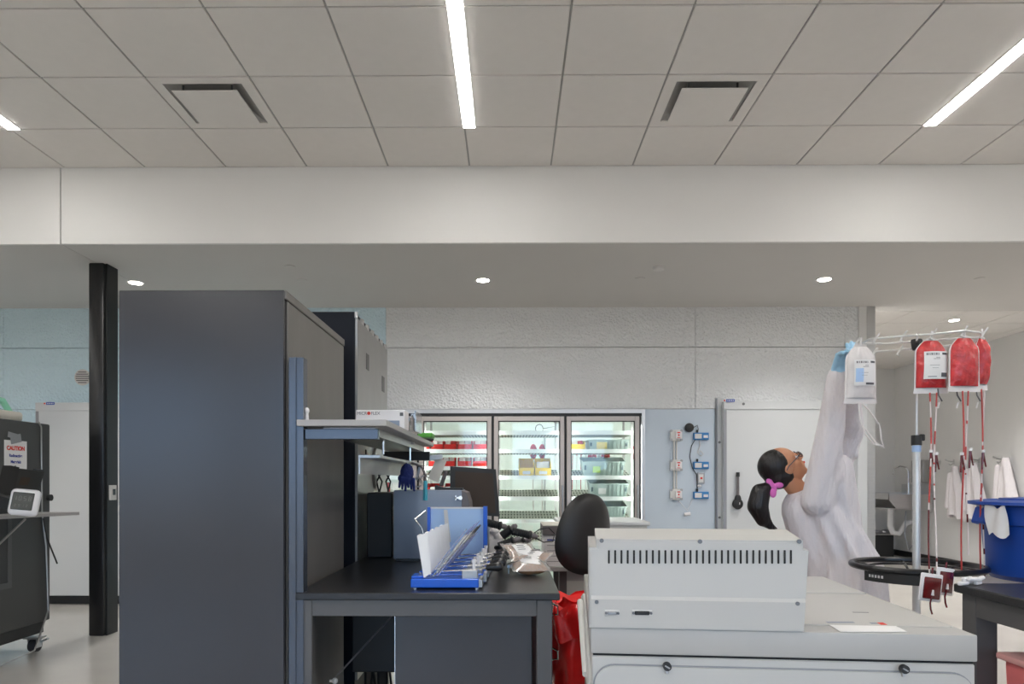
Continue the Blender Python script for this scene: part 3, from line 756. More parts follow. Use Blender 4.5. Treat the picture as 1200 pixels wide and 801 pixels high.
# ================================================================ tall cabinets
Yc1 = 2.50
a = at(139, 343, Yc1); b_ = at(334.5, 338, Yc1)
ztop = at(334, 339.5, Yc1).z; yb1 = 3.38
t = thing('tall_cabinet', 'tall charcoal metal cabinet, the big blank side panel in the left foreground', 'cabinet', ((a.x+b_.x)/2, Yc1+.4, 0))
MB().bb((a.x, Yc1, .05), (b_.x-.004, yb1, ztop), bev=.003).build('body', 'cab', t)
MB().bb((b_.x-.004, Yc1+.02, .08), (b_.x+.002, yb1-.01, ztop-.035), bev=.002).build('back_panel', 'cabside', t, label='scuffed brownish grey back panel')
MB().bb((b_.x-.004, Yc1+.001, ztop-.032), (b_.x+.004, yb1, ztop-.001), bev=.002).build('top_rim', 'cabside', t)
MB().bb((a.x+.02, Yc1+.02, 0), (b_.x-.02, yb1-.02, .05)).build('plinth', 'black', t)
XCR = b_.x+.004
bx_left = at(346, 696, 2.48).x
# second cabinet (galvanised side with cut-outs)
Yc2 = 3.50; xg = bx_left-.004; zt2 = at(421, 365, Yc2).z; yb2 = 4.36
t = thing('refrigerator', 'tall black appliance with a bare galvanised back, behind the charcoal cabinet', 'refrigerator', (xg-.4, Yc2+.4, 0))
MB().bb((xg-.8, Yc2, .05), (xg-.012, yb2, zt2), bev=.002).bb((xg-.78, Yc2+.02, 0), (xg-.03, yb2-.02, .05)).build('body', 'navy', t)
gp = MB().bb((xg-.011, Yc2+.01, .3), (xg, yb2, zt2-.03)).build('back_plate', 'galv', t)
MB().bb((xg-.012, Yc2+.0, zt2-.03), (xg+.001, Yc2+.012, zt2)).build('corner_lip', 'alu', t)
for k in range(6):
    y = Yc2+.12+k*.135; MB().bb((xg-.011, y, zt2-.035), (xg+.003, y+.035, zt2-.008)).build('tab', 'alu', t)
for y, z, s in ((3.72, 1.92, .07), (4.18, 1.865, .075)): MB().bb((xg, y, z-s/2*1.2), (xg+.0025, y+s, z+s/2*1.2)).build('cover_patch', 'frame', t)
for y, z in ((3.7, 1.63), (3.7, 1.53), (4.22, 1.53), (3.7, 1.44)): MB().bb((xg, y, z-.013), (xg+.0025, y+.022, z+.013)).build('knockout', 'darkgap', t)
MB().lathe((xg, 4.0, 1.36), [(.13, 0), (.12, .012), (.06, .015)], axis=rotm(0, 90, 0)).build('fan_cover', 'galv', t)

# ================================================================ lab bench with riser shelf
Yb0, Yb1 = 2.48, 4.10
ZD = at(500, 694.5, Yb0).z
bx0, bx1 = at(346, 696, Yb0).x, at(656, 694, Yb0).x
t = thing('lab_bench', 'black-topped lab bench with a grey steel frame in front of the cooler', 'bench', ((bx0+bx1)/2, (Yb0+Yb1)/2, 0))
MB().bb((bx0, Yb0, ZD-.025), (bx1, Yb1, ZD), bev=.003).build('worktop', 'bench', t)
fx0, fx1 = bx0+.0, bx1-.025
lw = .055
for x in (fx0, fx1-lw):
    for y in (Yb0+.015, Yb1-.07): MB().bb((x, y, 0), (x+lw, y+.055, ZD-.026), bev=.003).build('leg', 'frame', t)
MB().bb((fx0+lw, Yb0+.016, ZD-.085), (fx1-lw, Yb0+.069, ZD-.026), bev=.002).build('front_rail', 'frame', t)
for x in (fx0, fx1-lw): MB().bb((x+.001, Yb0+.07, ZD-.084), (x+lw-.001, Yb1-.07, ZD-.026)).build('side_rail', 'frame', t)
MB().bb((fx0+lw, Yb1-.07, ZD-.085), (fx1-lw, Yb1-.02, ZD-.026)).build('rear_rail', 'frame', t)
# riser post and shelf
XP0, XP1 = at(337.5, 500, Yb0).x, at(354.5, 500, Yb0).x
zpt = at(345, 418, Yb0).z
pm = MB().bb((XP0, Yb0+.01, ZD*.0), (XP1, Yb0+.02, zpt)).bb((XP0, Yb0+.02, 0), (XP0+.008, Yb0+.06, zpt)).bb((XP1-.008, Yb0+.02, 0), (XP1, Yb0+.06, zpt)).bb((XP0+.02, Yb0+.004, 0), (XP0+.026, Yb0+.01, zpt))
UP = tag(pm.build('upright_post', 'postm'), 'slotted steel upright post between the tall cabinet and the bench', 'post')
ZSH = at(400, 499, Yb0).z
sx0_, sx1_ = at(348, 497, Yb0).x, at(453.5, 497, Yb0).x
Ys1 = 4.0
t = thing('riser_shelf', 'grey shelf above the black bench, glove box standing on it', 'shelf', ((sx0_+sx1_)/2, Yb0+.7, ZSH))
MB().bb((sx0_+.001, Yb0-.01, ZSH), (sx1_, Ys1, ZSH+.022), bev=.002).build('board', 'shelfgrey', t)
MB().bb((XP1+.002, Yb0+.02, ZSH-.045), (at(442, 510, Yb0).x, Yb0+.05, ZSH-.008), bev=.002).build('cross_rail', 'postm', t)
MB().bb((XP1+.06, Yb0+.05, ZSH-.03), (sx1_-.05, Ys1-.05, ZSH-.001)).build('under_channel', 'galv', t)
MB().bb((sx1_-.26, Ys1-.14, ZSH-.08), (sx1_-.01, Ys1-.10, ZSH-.032)).build('power_strip', 'blackmatte', t)
# rods and hanging steel channel
for k, (px, py0, py1, Y) in enumerate(((449, 511, 529, 2.85), (480.5, 520, 537, 3.45))):
    p = at(px, py0, Y); q = at(px, py1, Y)
    r = MB().cyl((p.x, Y, q.z-.01), (p.x, Y, ZSH-.006), .005, seg=10).build('hanging_rod', 'chrome', t)
    MB().box((p.x, Y, ZSH-.008), (.04, .03, .012)).build('bracket', 'galv', t)
p = at(449, 530, 2.85)
xch = p.x
MB().bb((xch-.05, 2.62, 1.375), (xch+.03, 3.9, 1.385)).bb((xch-.05, 2.62, 1.315), (xch-.044, 3.9, 1.375)).build('hanging_channel', 'galv', t)
# boards under the shelf seen beyond
# ---- items on the shelf
gz = ZSH+.022
p = at(417, 492, 2.95); q = at(482, 492, 3.2)
t = thing('glove_box', 'white glove carton with dark lettering lying on the grey shelf', 'box', (-.56, 3.1, gz))
gx0, gx1, gy = at(417, 490, 2.9).x, at(474, 490, 2.9).x, 2.9
ghz = at(440, 480, 2.9).z
MB().bb((gx0, gy, gz), (gx1, gy+.12, ghz), bev=.002).build('carton', 'card', t)
text('MICR', (gx0+.005, gy-.001, ghz-.020), (1, 0, 0), (0, 0, 1), .0175, 'ink', t)
text('FLEX', (gx0+.062, gy-.001, ghz-.020), (1, 0, 0), (0, 0, 1), .0175, 'ink', t)
MB().lathe((gx0+.0535, gy-.001, ghz-.014), [(.007, 0), (.007, .001)], axis=rotm(90, 0, 0), seg=20).build('emblem', 'redtext', t)
MB().box((gx1-.06, gy-.0006, gz+.022), (.08, .001, .022)).build('printed_picture', 'bluegrey', t)
MB().box((gx1-.012, gy-.0006, ghz-.018), (.014, .001, .014)).build('printed_mark', 'ink', t)
# clear bags / acrylic holder
hx = at(481, 490, 3.05).x
t = thing('bag_dispenser', 'clear bag holder leaning at the end of the glove carton', 'dispenser', (hx, 3.15, gz))
MB().bb((hx-.025, 3.02, gz), (hx-.02, 3.22, gz+.07)).bb((hx+.022, 3.02, gz), (hx+.027, 3.22, gz+.085)).bb((hx-.02, 3.21, gz), (hx+.022, 3.22, gz+.09)).build('holder', 'film', t)
MB().grid(lambda u, v: V((hx-.012+.024*u+.006*math.sin(9*v), 3.05+.12*v, gz+.003+.075*math.sin(PI*u)*(.7+.3*math.sin(7*v)))), 8, 10).build('film', 'film', t)
p = at(503, 509, 3.5)
tag(MB().box((p.x-.02, 3.55, gz+.012), (.07, .12, .022), bev=.003).build('tape_box', 'green'), 'small bright green box near the far end of the grey shelf', 'box')
tag(MB().cyl((sx1_-.03, 3.78, gz+.014), (sx1_-.0, 3.9, gz+.014), .012).box((sx1_-.04, 3.74, gz+.01), (.05, .06, .018), bev=.004).build('clip_tool', 'blackmatte'), 'small black clip tool at the far corner of the grey shelf', 'tool')
p = at(356.5, 485, Yb0+.05)
tag(MB().cyl((XP1+.004, Yb0+.04, gz), (XP1+.004, Yb0+.04, gz+.03), .008, .005).sph((XP1+.004, Yb0+.04, gz+.036), (.009, .009, .012), 12).build('bottle', 'card'), 'tiny white bottle on the shelf against the blue-lit post', 'bottle')

# ---- hanging tools
p = at(477, 545, 3.3)
t = thing('work_gloves', 'bundle of navy gloves hanging below the shelf', 'gloves', (p.x, 3.3, p.z-.12))
MB().sph(p-V((0, 0, .035)), (.032, .022, .045), 14).sph(p-V((.008, 0, .06)), (.036, .02, .025), 14).build('cuff', 'fabricnavy', t)
for k in range(6):
    xk = p.x-.030+.012*k; MB().cap((xk, 3.3-.006*(k % 2), p.z-.065), .008, (xk+.002*(k-3), 3.3, p.z-.10-.008*(k % 3)), .0055, 8).build('finger', 'fabricnavy', t)
MB().tube([p+V((0, 0, .0)), p+V((-.01, 0, .03)), V((xch, 3.3, 1.388))], .003, 6).build('cord', 'black', t)
p = at(498.5, 563, 3.45)
t = thing('screwdriver', 'teal-handled tool hanging below the shelf', 'tool', p-V((0, 0, .1)))
MB().cyl(p, p-V((0, 0, .095)), .0095, .011).build('handle', 'teal', t)
MB().tube([p+V((0, 0, .0)), p+V((0, 0, .03)), p+V((-.02, 0, .07)), V((xch+.01, 3.45, 1.385))], .006, 6).build('hook', 'taupe', t)
p = at(490, 565, 3.5)
t = thing('scissors', 'steel scissors with ring handles hanging beside the navy gloves', 'scissors', p)
MB().tube([p+V((.022*math.cos(k*.55), 0, .022*math.sin(k*.55))) for k in range(11)], .004, 6).tube([p+V((.03+.022*math.cos(k*.55), .01, .012+.022*math.sin(k*.55))) for k in range(11)], .004, 6).build('ring_handle', 'steel', t)
MB().box(p+V((.0, 0, .045)), (.012, .004, .07), rot=rotm(0, 15, 0)).build('blade', 'steel', t)
# clip rail at the far end
p = at(515, 545, 3.95)
t = thing('clip_board_papers', 'papers and steel clips hanging at the far end of the shelf', 'papers', (p.x, 3.9, 1.2))
MB().box((at(508, 535, 3.9).x, 3.9, at(508, 536, 3.9).z), (.10, .03, .025), rot=rotm(0, -8, 0)).build('clip_rail', 'steel', t)
MB().box((at(512, 552, 3.9).x, 3.92, at(512, 550, 3.9).z), (.06, .004, .13), rot=rotm(0, 22, 8)).build('sheet', 'cream', t)
MB().box((at(520, 560, 3.9).x, 3.9, at(520, 560, 3.9).z), (.02, .02, .09), rot=rotm(0, 20, 0), bev=.004).build('grip', 'taupe', t)

# dark cables behind
for k, px in enumerate((442, 447, 452, 458)):
    a0 = at(px, 553, 3.95); a1 = at(px+3*(-1)**k, 575, 3.95)
    tag(MB().tube([a0+V((0, 0, .05)), a0, (a0+a1)/2+V((.02*(-1)**k, 0, 0)), a1, V((a1.x+.01, 3.95, ZD+.005))], .005, 6).build('cable', 'blackmatte'), 'black cable hanging behind the bench under the shelf, %s' % ['leftmost of four', 'second from the left', 'third from the left', 'rightmost of four'][k], 'cable', 'cables under the shelf')
# blank dark printer-like box in the gap at left back
x0 = at(419, 600, 3.6).x
tag(MB().bb((xg+.025, 3.62, ZD), (at(459, 600, 3.6).x, 3.98, at(440, 577, 3.62).z), bev=.006).build('equipment_case', 'blackmatte'), 'black equipment case in the dark gap between cabinet and blue-grey machine', 'case')

# ---- blue-grey machine
Ym = 3.45
a = at(461, 640, Ym); zt = at(500, 574, Ym).z; b_ = at(541, 600, Ym)
t = thing('tube_sealer', 'blue-grey box-shaped lab machine at the back of the black bench', 'machine', ((a.x+b_.x)/2, Ym+.15, ZD))
MB().bb((a.x, Ym, ZD+.012), (b_.x, Ym+.30, zt), bev=.006, seg=2).build('housing', 'bluegrey', t)
MB().prism([(b_.x, Ym+.006, zt-.004), (b_.x+.022, Ym+.006, zt-.012), (b_.x+.036, Ym+.006, zt-.06), (b_.x+.042, Ym+.006, zt-.13), (b_.x, Ym+.006, ZD+.03)], (0, .288, 0)).build('curved_end', 'taupe', t)
MB().box((b_.x-.02, Ym-.006, at(538, 583, Ym).z), (.022, .012, .008)).box((b_.x-.028, Ym-.006, at(538, 583, Ym).z), (.005, .012, .024)).cyl((b_.x-.006, Ym-.01, at(538, 583, Ym).z), (b_.x-.006, Ym, at(538, 583, Ym).z), .010).build('latch', 'chrome', t)
MB().bb((a.x+.01, Ym+.01, ZD), (b_.x-.01, Ym+.28, ZD+.013)).build('foot_base', 'black', t)
tag(MB().prism([(at(508, 571, Ym).x, Ym+.06, zt), (at(541, 573, Ym).x, Ym+.06, zt), (at(541, 571, Ym).x, Ym+.06, zt+.010), (at(518, 571, Ym).x, Ym+.06, zt+.012), (at(508, 568, Ym).x, Ym+.06, zt+.024)], (0, .09, 0)).build('stapler', 'blackmatte'), 'flat black stapler lying on top of the blue-grey machine', 'stapler')

# ---- monitor
t = thing('monitor', 'dark brown-black monitor standing behind the blue-grey machine', 'monitor', (at(565, 600, 3.88).x, 3.88, ZD))
c = [at(527.5, 546, 3.80), at(581, 549.5, 3.86), at(585.5, 605, 3.86), at(527.5, 601, 3.80)]
MB().prism(c, (.0, .03, 0)).build('bezel', 'blackmatte', t)
c2 = [at(533.5, 552, 3.797), at(577.5, 554.5, 3.855), at(581, 601, 3.855), at(533.5, 598, 3.797)]
MB().prism([v-V((0, .004, 0)) for v in c2], (0, .004, 0)).build('screen', 'monitor', t)
MB().cyl((at(567, 600, 3.87).x, 3.87, ZD+.01), (at(567, 600, 3.87).x, 3.885, ZD+.22), .012).build('stand', 'galv', t)
MB().box((at(567, 600, 3.88).x, 3.88, ZD+.006), (.18, .14, .012), bev=.004).build('foot', 'blackmatte', t)

# ---- plasma extractors (row of five) and the blue framed back panel
def extractor(Y, xo, lab, lo):
    t = thing('plasma_extractor', lab, 'plasma extractor', (at(525, 680, 2.56).x+xo, Y+.05, ZD), group='row of plasma extractors')
    X0 = at(482, 680, 2.56).x+xo; X1 = at(566, 680, 2.56).x+xo
    zb = ZD+.006
    MB().bb((X0, Y, zb), (X1-.012, Y+.11, zb+.032), bev=.003).bb((X0, Y+.02, zb+.032), (X0+.05, Y+.105, zb+.040), bev=.002).build('base', 'blue', t)
    MB().bb((X1-.012, Y, zb+.002), (X1, Y+.11, zb+.03)).build('end_plate', 'galv', t)
    ft = MB()
    for x in (X0+.015, X1-.02):
        for y in (Y+.015, Y+.09): ft.cyl((x, y, ZD), (x, y, zb+.002), .008, seg=10)
    ft.build('foot', 'steel', t)
    hp = (.235 if lo < 3 else .26)
    z1 = zb+.04
    px = X0+.048
    # tall pale back plate leaning left
    MB().prism([(px-.002, Y+.012, z1-.004), (px+.006, Y+.012, z1-.004), (px-.018, Y+.012, z1+.148), (px-.026, Y+.012, z1+.148)], (0, .075, 0)).build('back_plate', 'paper', t, label='tall off-white plate')
    MB().prism([(px+.001, Y+.012, z1), (px+.026, Y+.010, z1+.010), (px+.012, Y+.010, z1+.160), (px-.023, Y+.012, z1+.147)], (0, .0015, 0)).build('side_sheet', 'paper', t)
    # tilted pressing plates
    for k, (dx, L_, m_) in enumerate(((0, .215, 'lavender'), (.014, .185, 'steel'), (.03, .15, 'lavender'))):
        p0 = V((px+.018+dx, Y+.03, z1-.002)); d = V((.62, 0, .78)).normalized()
        n = V((-d.z, 0, d.x))
        MB().prism([p0, p0+d*L_, p0+d*L_+n*.004, p0+n*.004], (0, .05, 0)).build('pressing_plate', m_, t)
    p0 = V((px+.035, Y+.028, z1+.0)); d = V((.62, 0, .78)).normalized()
    MB().tube([p0, p0+d*.19], .004, 8).tube([p0+V((0, .055, 0)), p0+V((0, .055, 0))+d*.19], .004, 8).build('guide_rod', 'chrome', t)
    for k in range(4): MB().box(p0+d*(.02+.03*k)+V((0, .025, 0)), (.014, .066, .008), rot=rotm(0, -52, 0), bev=.002).build('cross_bar', 'galv', t)
    # lever with black knob
    za = zb+.062
    MB().cyl((px+.06, Y+.045, za-.008), (X1-.04, Y+.045, za-.004), .0055, seg=10).cyl((X1-.04, Y+.045, za-.004), (X1+.02, Y+.045, za+.006), .0045, seg=10).build('lever_rod', 'chrome', t)
    MB().bb((X1-.075, Y+.02, zb+.03), (X1-.018, Y+.075, zb+.062), bev=.002).build('spring_block', 'galv', t)
    MB().cyl((X1-.032, Y+.045, zb+.06), (X1-.032, Y+.045, zb+.092), .006, seg=12).cyl((X1-.032, Y+.045, zb+.086), (X1-.032, Y+.045, zb+.098), .008, seg=12).build('pin', 'card', t)
    ax = rotm(0, 84, 0)
    MB().lathe((X1+.012, Y+.045, za+.005), [(.006, 0), (.011, .004), (.016, .03), (.0185, .045), (.015, .058), (.006, .064)], seg=20, axis=ax).build('knob', 'blackgloss', t, label='black pear-shaped knob')
    MB().cyl((X0+.03, Y+.05, zb+.038), (X0+.03, Y+.05, zb+.05), .005, seg=10).build('bolt', 'chrome', t)
ys_ = [2.56, 2.70, 2.84, 2.98, 3.12]
ol = ['nearest plasma extractor on the bench, its whole blue base in view', 'second plasma extractor counted from the bench front', 'middle plasma extractor in the row of five on the bench', 'fourth plasma extractor counted from the bench front', 'farthest plasma extractor, just before the blue framed panel']
for i, y_ in enumerate(ys_): extractor(y_, (-.003, .008, .012, .016, .022)[i], ol[i], i)
Yp = 3.27
a = at(501, 660, Yp); b_ = at(571, 594, Yp)
t = thing('light_panel', 'pale blue panel in a blue frame standing behind the plasma extractors', 'panel', ((a.x+b_.x)/2, Yp, ZD))
MB().bb((a.x+.012, Yp+.004, ZD+.03), (b_.x-.016, Yp+.012, b_.z-.006)).build('sheet', 'skyblue', t)
MB().bb((a.x, Yp-.01, ZD), (a.x+.014, Yp+.03, b_.z)).bb((b_.x-.018, Yp-.02, ZD), (b_.x, Yp+.03, b_.z+.004)).bb((a.x+.014, Yp-.004, ZD), (b_.x-.018, Yp+.03, ZD+.03)).build('frame', 'blue', t)
MB().bb((a.x+.014, Yp+.001, b_.z-.007), (b_.x-.018, Yp+.02, b_.z)).build('top_edge', 'card', t)
MB().prism([(a.x+.075, Yp-.005, b_.z-.012), (a.x+.092, Yp-.005, b_.z-.012), (a.x+.108, Yp-.005, b_.z-.16), (a.x+.085, Yp-.005, b_.z-.16)], (0, .006, 0)).build('pale_strip', 'offwhite', t)
# thin bent straw at left
p = [at(499, 598, 2.9), at(486, 608, 2.9), at(494, 618, 2.9), at(500, 640, 2.9)]
tag(MB().tube(p[:2], .0028, 8).tube(p[1:], .0028, 8).build('wire_arm', 'chrome'), 'thin bent silver rod left of the extractor plates', 'rod')

tag(MB().tube([(at(596, 640, 3.38).x+.05*math.cos(k*.5)*(1+k*.01), 3.40+.05*math.sin(k*.5), ZD+.012+.0032*k) for k in range(26)], .011, 8).build('coiled_hose', 'blackmatte'), 'coiled black hose under the pile of handsets', 'hose')
# ---- black tube sealer handsets pile
def handset(p0, p1, r, lab):
    p0, p1 = V(p0), V(p1); d = (p1-p0); t = thing('sealer_handset', lab, 'handset', (p0.x, p0.y, ZD))
    L_ = d.length; q = V((0, 0, 1)).rotation_difference(d).to_matrix().to_4x4()
    prof = [(r*.75, 0), (r, L_*.05)]
    n = 8
    for k in range(n): z = L_*(.1+.75*k/n); prof += [(r, z), (r*.85, z+L_*.03), (r, z+L_*.06)]
    prof += [(r*1.15, L_*.92), (r*.9, L_)]
    MB().lathe(p0, prof, 16, q).build('grip', 'blackmatte', t)
    MB().lathe(p1, [(r*.6, 0), (r*.7, .015), (r*.3, .03)], 12, q).build('nozzle', 'taupe', t)
    return t
th_ = handset(at(566, 611, 3.5), at(588, 616, 3.5), .020, 'black ribbed handset right of the blue panel frame, topmost')
q_ = at(572, 613, 3.5); MB().cyl((q_.x, 3.5, ZD), (q_.x, 3.5, q_.z), .008, seg=10).cyl((q_.x, 3.5, ZD), (q_.x, 3.5, ZD+.01), .04).build('holder_stand', 'steel', th_)
handset(at(588, 628, 3.42), at(600, 619, 3.42), .022, 'black ribbed handset lying in the middle of the pile')
handset(at(600, 622, 3.36), at(623, 627, 3.36), .019, 'black handset pointing right above the plasma bags')
handset(at(584, 640, 3.3), at(603, 633, 3.3), .020, 'black ribbed handset lowest in the pile beside the knobs')
handset(at(600, 641, 3.45), at(616, 634, 3.45), .022, 'black handset between the pile and the plasma bags')
tag(MB().tube([at(622, 627, 3.4), at(632, 620, 3.45), at(643, 618, 3.5), at(650, 625, 3.5), at(648, 634, 3.45), at(637, 635, 3.4), at(624, 628, 3.4)], .003, 6).build('cable', 'black'), 'thin black cable looping above the plasma bags', 'cable')
p = at(580, 622, 3.6)
tag(MB().sph(p, (.03, .03, .022), 10).sph(p+V((.02, 0, -.025)), (.028, .03, .025), 10).sph(p+V((-.015, .02, -.04)), (.04, .03, .035), 10).bb((p.x-.04, p.y-.03, ZD), (p.x+.04, p.y+.03, p.z-.04)).build('tissue_box', 'bagfilm'), 'crumpled clear packaging behind the black handsets', 'packaging')

# ---- plasma bags pile
def plasma_bag(c, L_, W_, H_, rz, rx, lab, labc=(.0, 0)):
    t = thing('plasma_bag', lab, 'plasma bag', c)
    R = Matrix.Translation(V(c)) @ rotm(rx, 0, rz)
    def f(sgn, k=1.0):
        def g_(u, v):
            x = (u-.5)*L_; y = (v-.5)*W_; e = (math.sin(PI*u)**.5)*(math.sin(PI*v)**.5)
            return R @ V((x, y, H_*.5+sgn*k*H_*.5*e+.003*math.sin(20*u+9*v)*e))
        return g_
    MB().grid(f(1), 16, 12).grid(f(-1), 16, 12).build('pouch', 'plasma', t, sm=60)
    R2 = R
    MB().grid(lambda u, v: R2 @ V(((u-.5)*L_*1.22, (v-.5)*W_*1.18, H_*.5+.5*H_*1.15*math.sin(PI*u)**.6*math.sin(PI*v)**.6+.002*math.sin(30*u*v))), 14, 12).build('film', 'film', t, sm=60)
    MB().grid(lambda u, v: R2 @ V(((u-.5)*L_*.62+labc[0], (v-.5)*W_*.7+labc[1], H_*.5+.5*H_*1.22*math.sin(PI*(.19+.62*u))**.6*math.sin(PI*(.15+.7*v))**.6+.002)), 8, 8).build('paper_label', 'paper', t, sm=60)
    for k in range(3): MB().box(R2 @ V((-L_*.12+labc[0]+k*.002, -W_*.12+k*.014, H_*1.12+.0032)), (L_*.28, .003, .0008), rot=rotm(rx, 0, rz)).build('printed_line', 'ink', t)
plasma_bag((at(621, 660, 2.95).x, 2.98, ZD+.002), .135, .12, .06, 8, 8, 'nearest plasma bag with a white label on the bench edge')
plasma_bag((at(610, 648, 3.15).x, 3.16, ZD+.055), .13, .12, .045, 28, 32, 'plasma bag with a printed label leaning on the black handsets')
plasma_bag((at(628, 655, 3.1).x, 3.13, ZD+.035), .11, .10, .04, -30, 22, 'plasma bag lying rightmost in the little heap on the bench')
p = at(596, 647, 3.0); tag(MB().box((p.x, 3.0, ZD+.03), (.012, .008, .012), bev=.002).cyl((p.x, 3.0, ZD), (p.x, 3.0, ZD+.026), .002, seg=6).build('tube_clamp', 'skyblue'), 'tiny light blue clamp at the left end of the plasma bags', 'clamp')

# ---- under the bench
x0, x1 = at(463, 720, 2.62).x, fx1-lw-.012
t = thing('under_bench_cabinet', 'dark grey metal drawer cabinet standing under the black bench', 'cabinet', ((x0+x1)/2, 3.0, 0))
MB().bb((x0, 2.62, .08), (x1, 3.2, ZD-.087), bev=.003).build('body', 'cab', t)
MB().bb((x0+.02, 2.64, 0), (x1-.02, 3.18, .08)).build('plinth', 'black', t)
MB().bb((x0-.005, 2.64, .3), (x0-.0005, 2.648, ZD-.1)).build('edge_strip', 'chrome', t)
tag(MB().bb((fx0+lw+.005, 3.1, .45), (x0-.06, 3.5, .78), bev=.005).build('computer_case', 'blackmatte'), 'black computer case tucked in the dark space under the bench', 'computer')
tag(MB().tube([(fx0+.07, 2.75, .52), (fx0+.2, 2.95, .66), (fx0+.33, 3.05, .80)], .004, 6).build('cable', 'taupe'), 'taut cable slanting through the dark space under the bench', 'cable')
tag(MB().sph((fx0+.075, 2.74, .515), .012, 12).cyl((fx0+lw, 2.74, .515), (fx0+.075, 2.74, .515), .005).build('cable_hook', 'offwhite'), 'small white knob on the bench leg in the dark space', 'hook')
for k in range(6):
    x = at(424+6*k, 770, 3.3).x; z = .58-.03*(k % 3)
    tag(MB().tube([(x, 3.4, .68), (x+.01*(-1)**k, 3.34, z), (x+.03*math.sin(k*2), 3.38, .3), (x+.04*math.sin(k), 3.42, .03)], .006, 6).build('cable', 'blackmatte'), 'black power cable dangling from the computer under the bench, %s from the left' % ORD[k], 'cable', 'cables under the bench')

# ================================================================ white machine (foreground right)
MR = -5.0
Ym1 = 2.15
A = at(692, 735, Ym1)
mach = thing('irradiator_chest', 'large white chest-shaped lab machine filling the right foreground', 'machine', (A.x, Ym1, 0), rz=MR)
HM = A.z; W_ = 1.109; D_ = 1.24
# local coords: x along width, y depth
def L(b, name, m, par=None, **k): return b.build(name, m, par or mach, local=(par is None), **k)
lidt = .078
L(MB().bb((0.004, .006, .05), (W_-.004, D_-.006, HM-lidt-.008), bev=.004), 'body', 'white')
L(MB().bb((.0, 0, HM-lidt), (W_, D_, HM), bev=.005, seg=2), 'lid', 'lidgrey')
L(MB().bb((.008, .012, HM-lidt-.009), (W_-.008, D_-.012, HM-lidt)), 'seam', 'darkgap')
# front door with rounded upper corners
def rrect(x0, x1, z0, z1, r, y, n=8):
    P = [(x0, y, z0), (x1, y, z0)]
    for k in range(n+1): a = k/n*PI/2; P.append((x1-r+r*math.cos(a), y, z1-r+r*math.sin(a)))
    for k in range(n+1): a = PI/2+k/n*PI/2; P.append((x0+r+r*math.cos(a), y, z1-r+r*math.sin(a)))
    return P
zd = HM-lidt-.035
L(MB().prism(rrect(.012, W_-.012, .1, zd, .06, -.006), (0, .011, 0)), 'front_door', 'white', sm=20)
L(MB().prism(rrect(.008, W_-.008, .096, zd+.004, .064, .002), (0, .006, 0)), 'door_shadow_gap', 'duct', sm=20)
def P2L(px, py):  # pixel on the machine front plane to local x,z
    # intersect view ray with the front plane
    o = V((0, 0, CAM_H)); d = at(px, py, 1.0)-o; n = V((math.sin(math.radians(-MR)), math.cos(math.radians(-MR)), 0)); 
    k = (V((A.x, Ym1, 0))-o).dot(n)/d.dot(n); pt = wmat(mach).inverted() @ (o+d*k); return pt.x, pt.z
for px, py in ((781, 779), (1057, 782)):
    x, z = P2L(px, py)
    l_ = L(MB().cyl((x, -.022, z), (x, -.006, z), .0125, seg=20), 'latch', 'blackmatte')
    L(MB().box((x, -.009, z-.017), (.010, .006, .014), bev=.002), 'latch_tongue', 'steel')
    L(MB().box((x, -.0235, z), (.016, .003, .004), rot=rotm(0, 30, 0)), 'latch_slot', 'galv')
# top plates
L(MB().bb((.02, .10, HM), (W_-.02, .72, HM+.003), bev=.001), 'top_plate', 'white')
L(MB().bb((.02, .73, HM), (W_-.02, D_-.03, HM+.006), bev=.001), 'top_plate', 'white')
L(MB().box((W_-.20, .32, HM+.0035), (.05, .008, .001)), 'mark', 'duct')
# left side fold-down handle / flap
L(MB().prism([(-.006, .02, HM-.20), (-.012, .05, HM-.18), (-.022, .55, HM+.005), (-.014, .56, HM+.015), (-.004, .08, HM-.15)], (.008, 0, 0)), 'side_flap', 'lidgrey')
L(MB().tube([(-.012, .10, HM-.17), (-.026, .50, HM-.005)], .011, 10), 'side_handle', 'offwhite')
# control box on top
bw = .632; bh = .268
x0b = -.004
box = L(MB(), 'control_box', 'white') if False else None
prof_w = bw
def cb(y0, y1, z0, z1, x0, x1): return MB().bb((x0, y0, z0), (x1, y1, z1), bev=.003)
ctl = MB()
P = [(x0b, .0, HM), (x0b+bw-.004, .0, HM), (x0b+bw+.012, .0, HM+bh-.03), (x0b+bw-.004, .0, HM+bh-.026), (x0b+bw-.004, .0, HM+bh), (x0b+.022, .0, HM+bh), (x0b+.022, .0, HM+bh-.026), (x0b, .0, HM+bh-.026)]
P = [(x, -.002 if z < HM+.1 else .006, z) for x, y, z in P]
f = [ctl.bm.verts.new(v) for v in P]
bk_ = [ctl.bm.verts.new((x, .17, z+(.022 if z > HM+.1 else 0))) for x, y, z in P]
n = len(P); ctl.bm.faces.new(f); ctl.bm.faces.new(list(reversed(bk_)))
for i in range(n): ctl.bm.faces.new((f[i], bk_[i], bk_[(i+1) % n], f[(i+1) % n]))
ctl_o = L(ctl, 'control_box', 'white', sm=20)
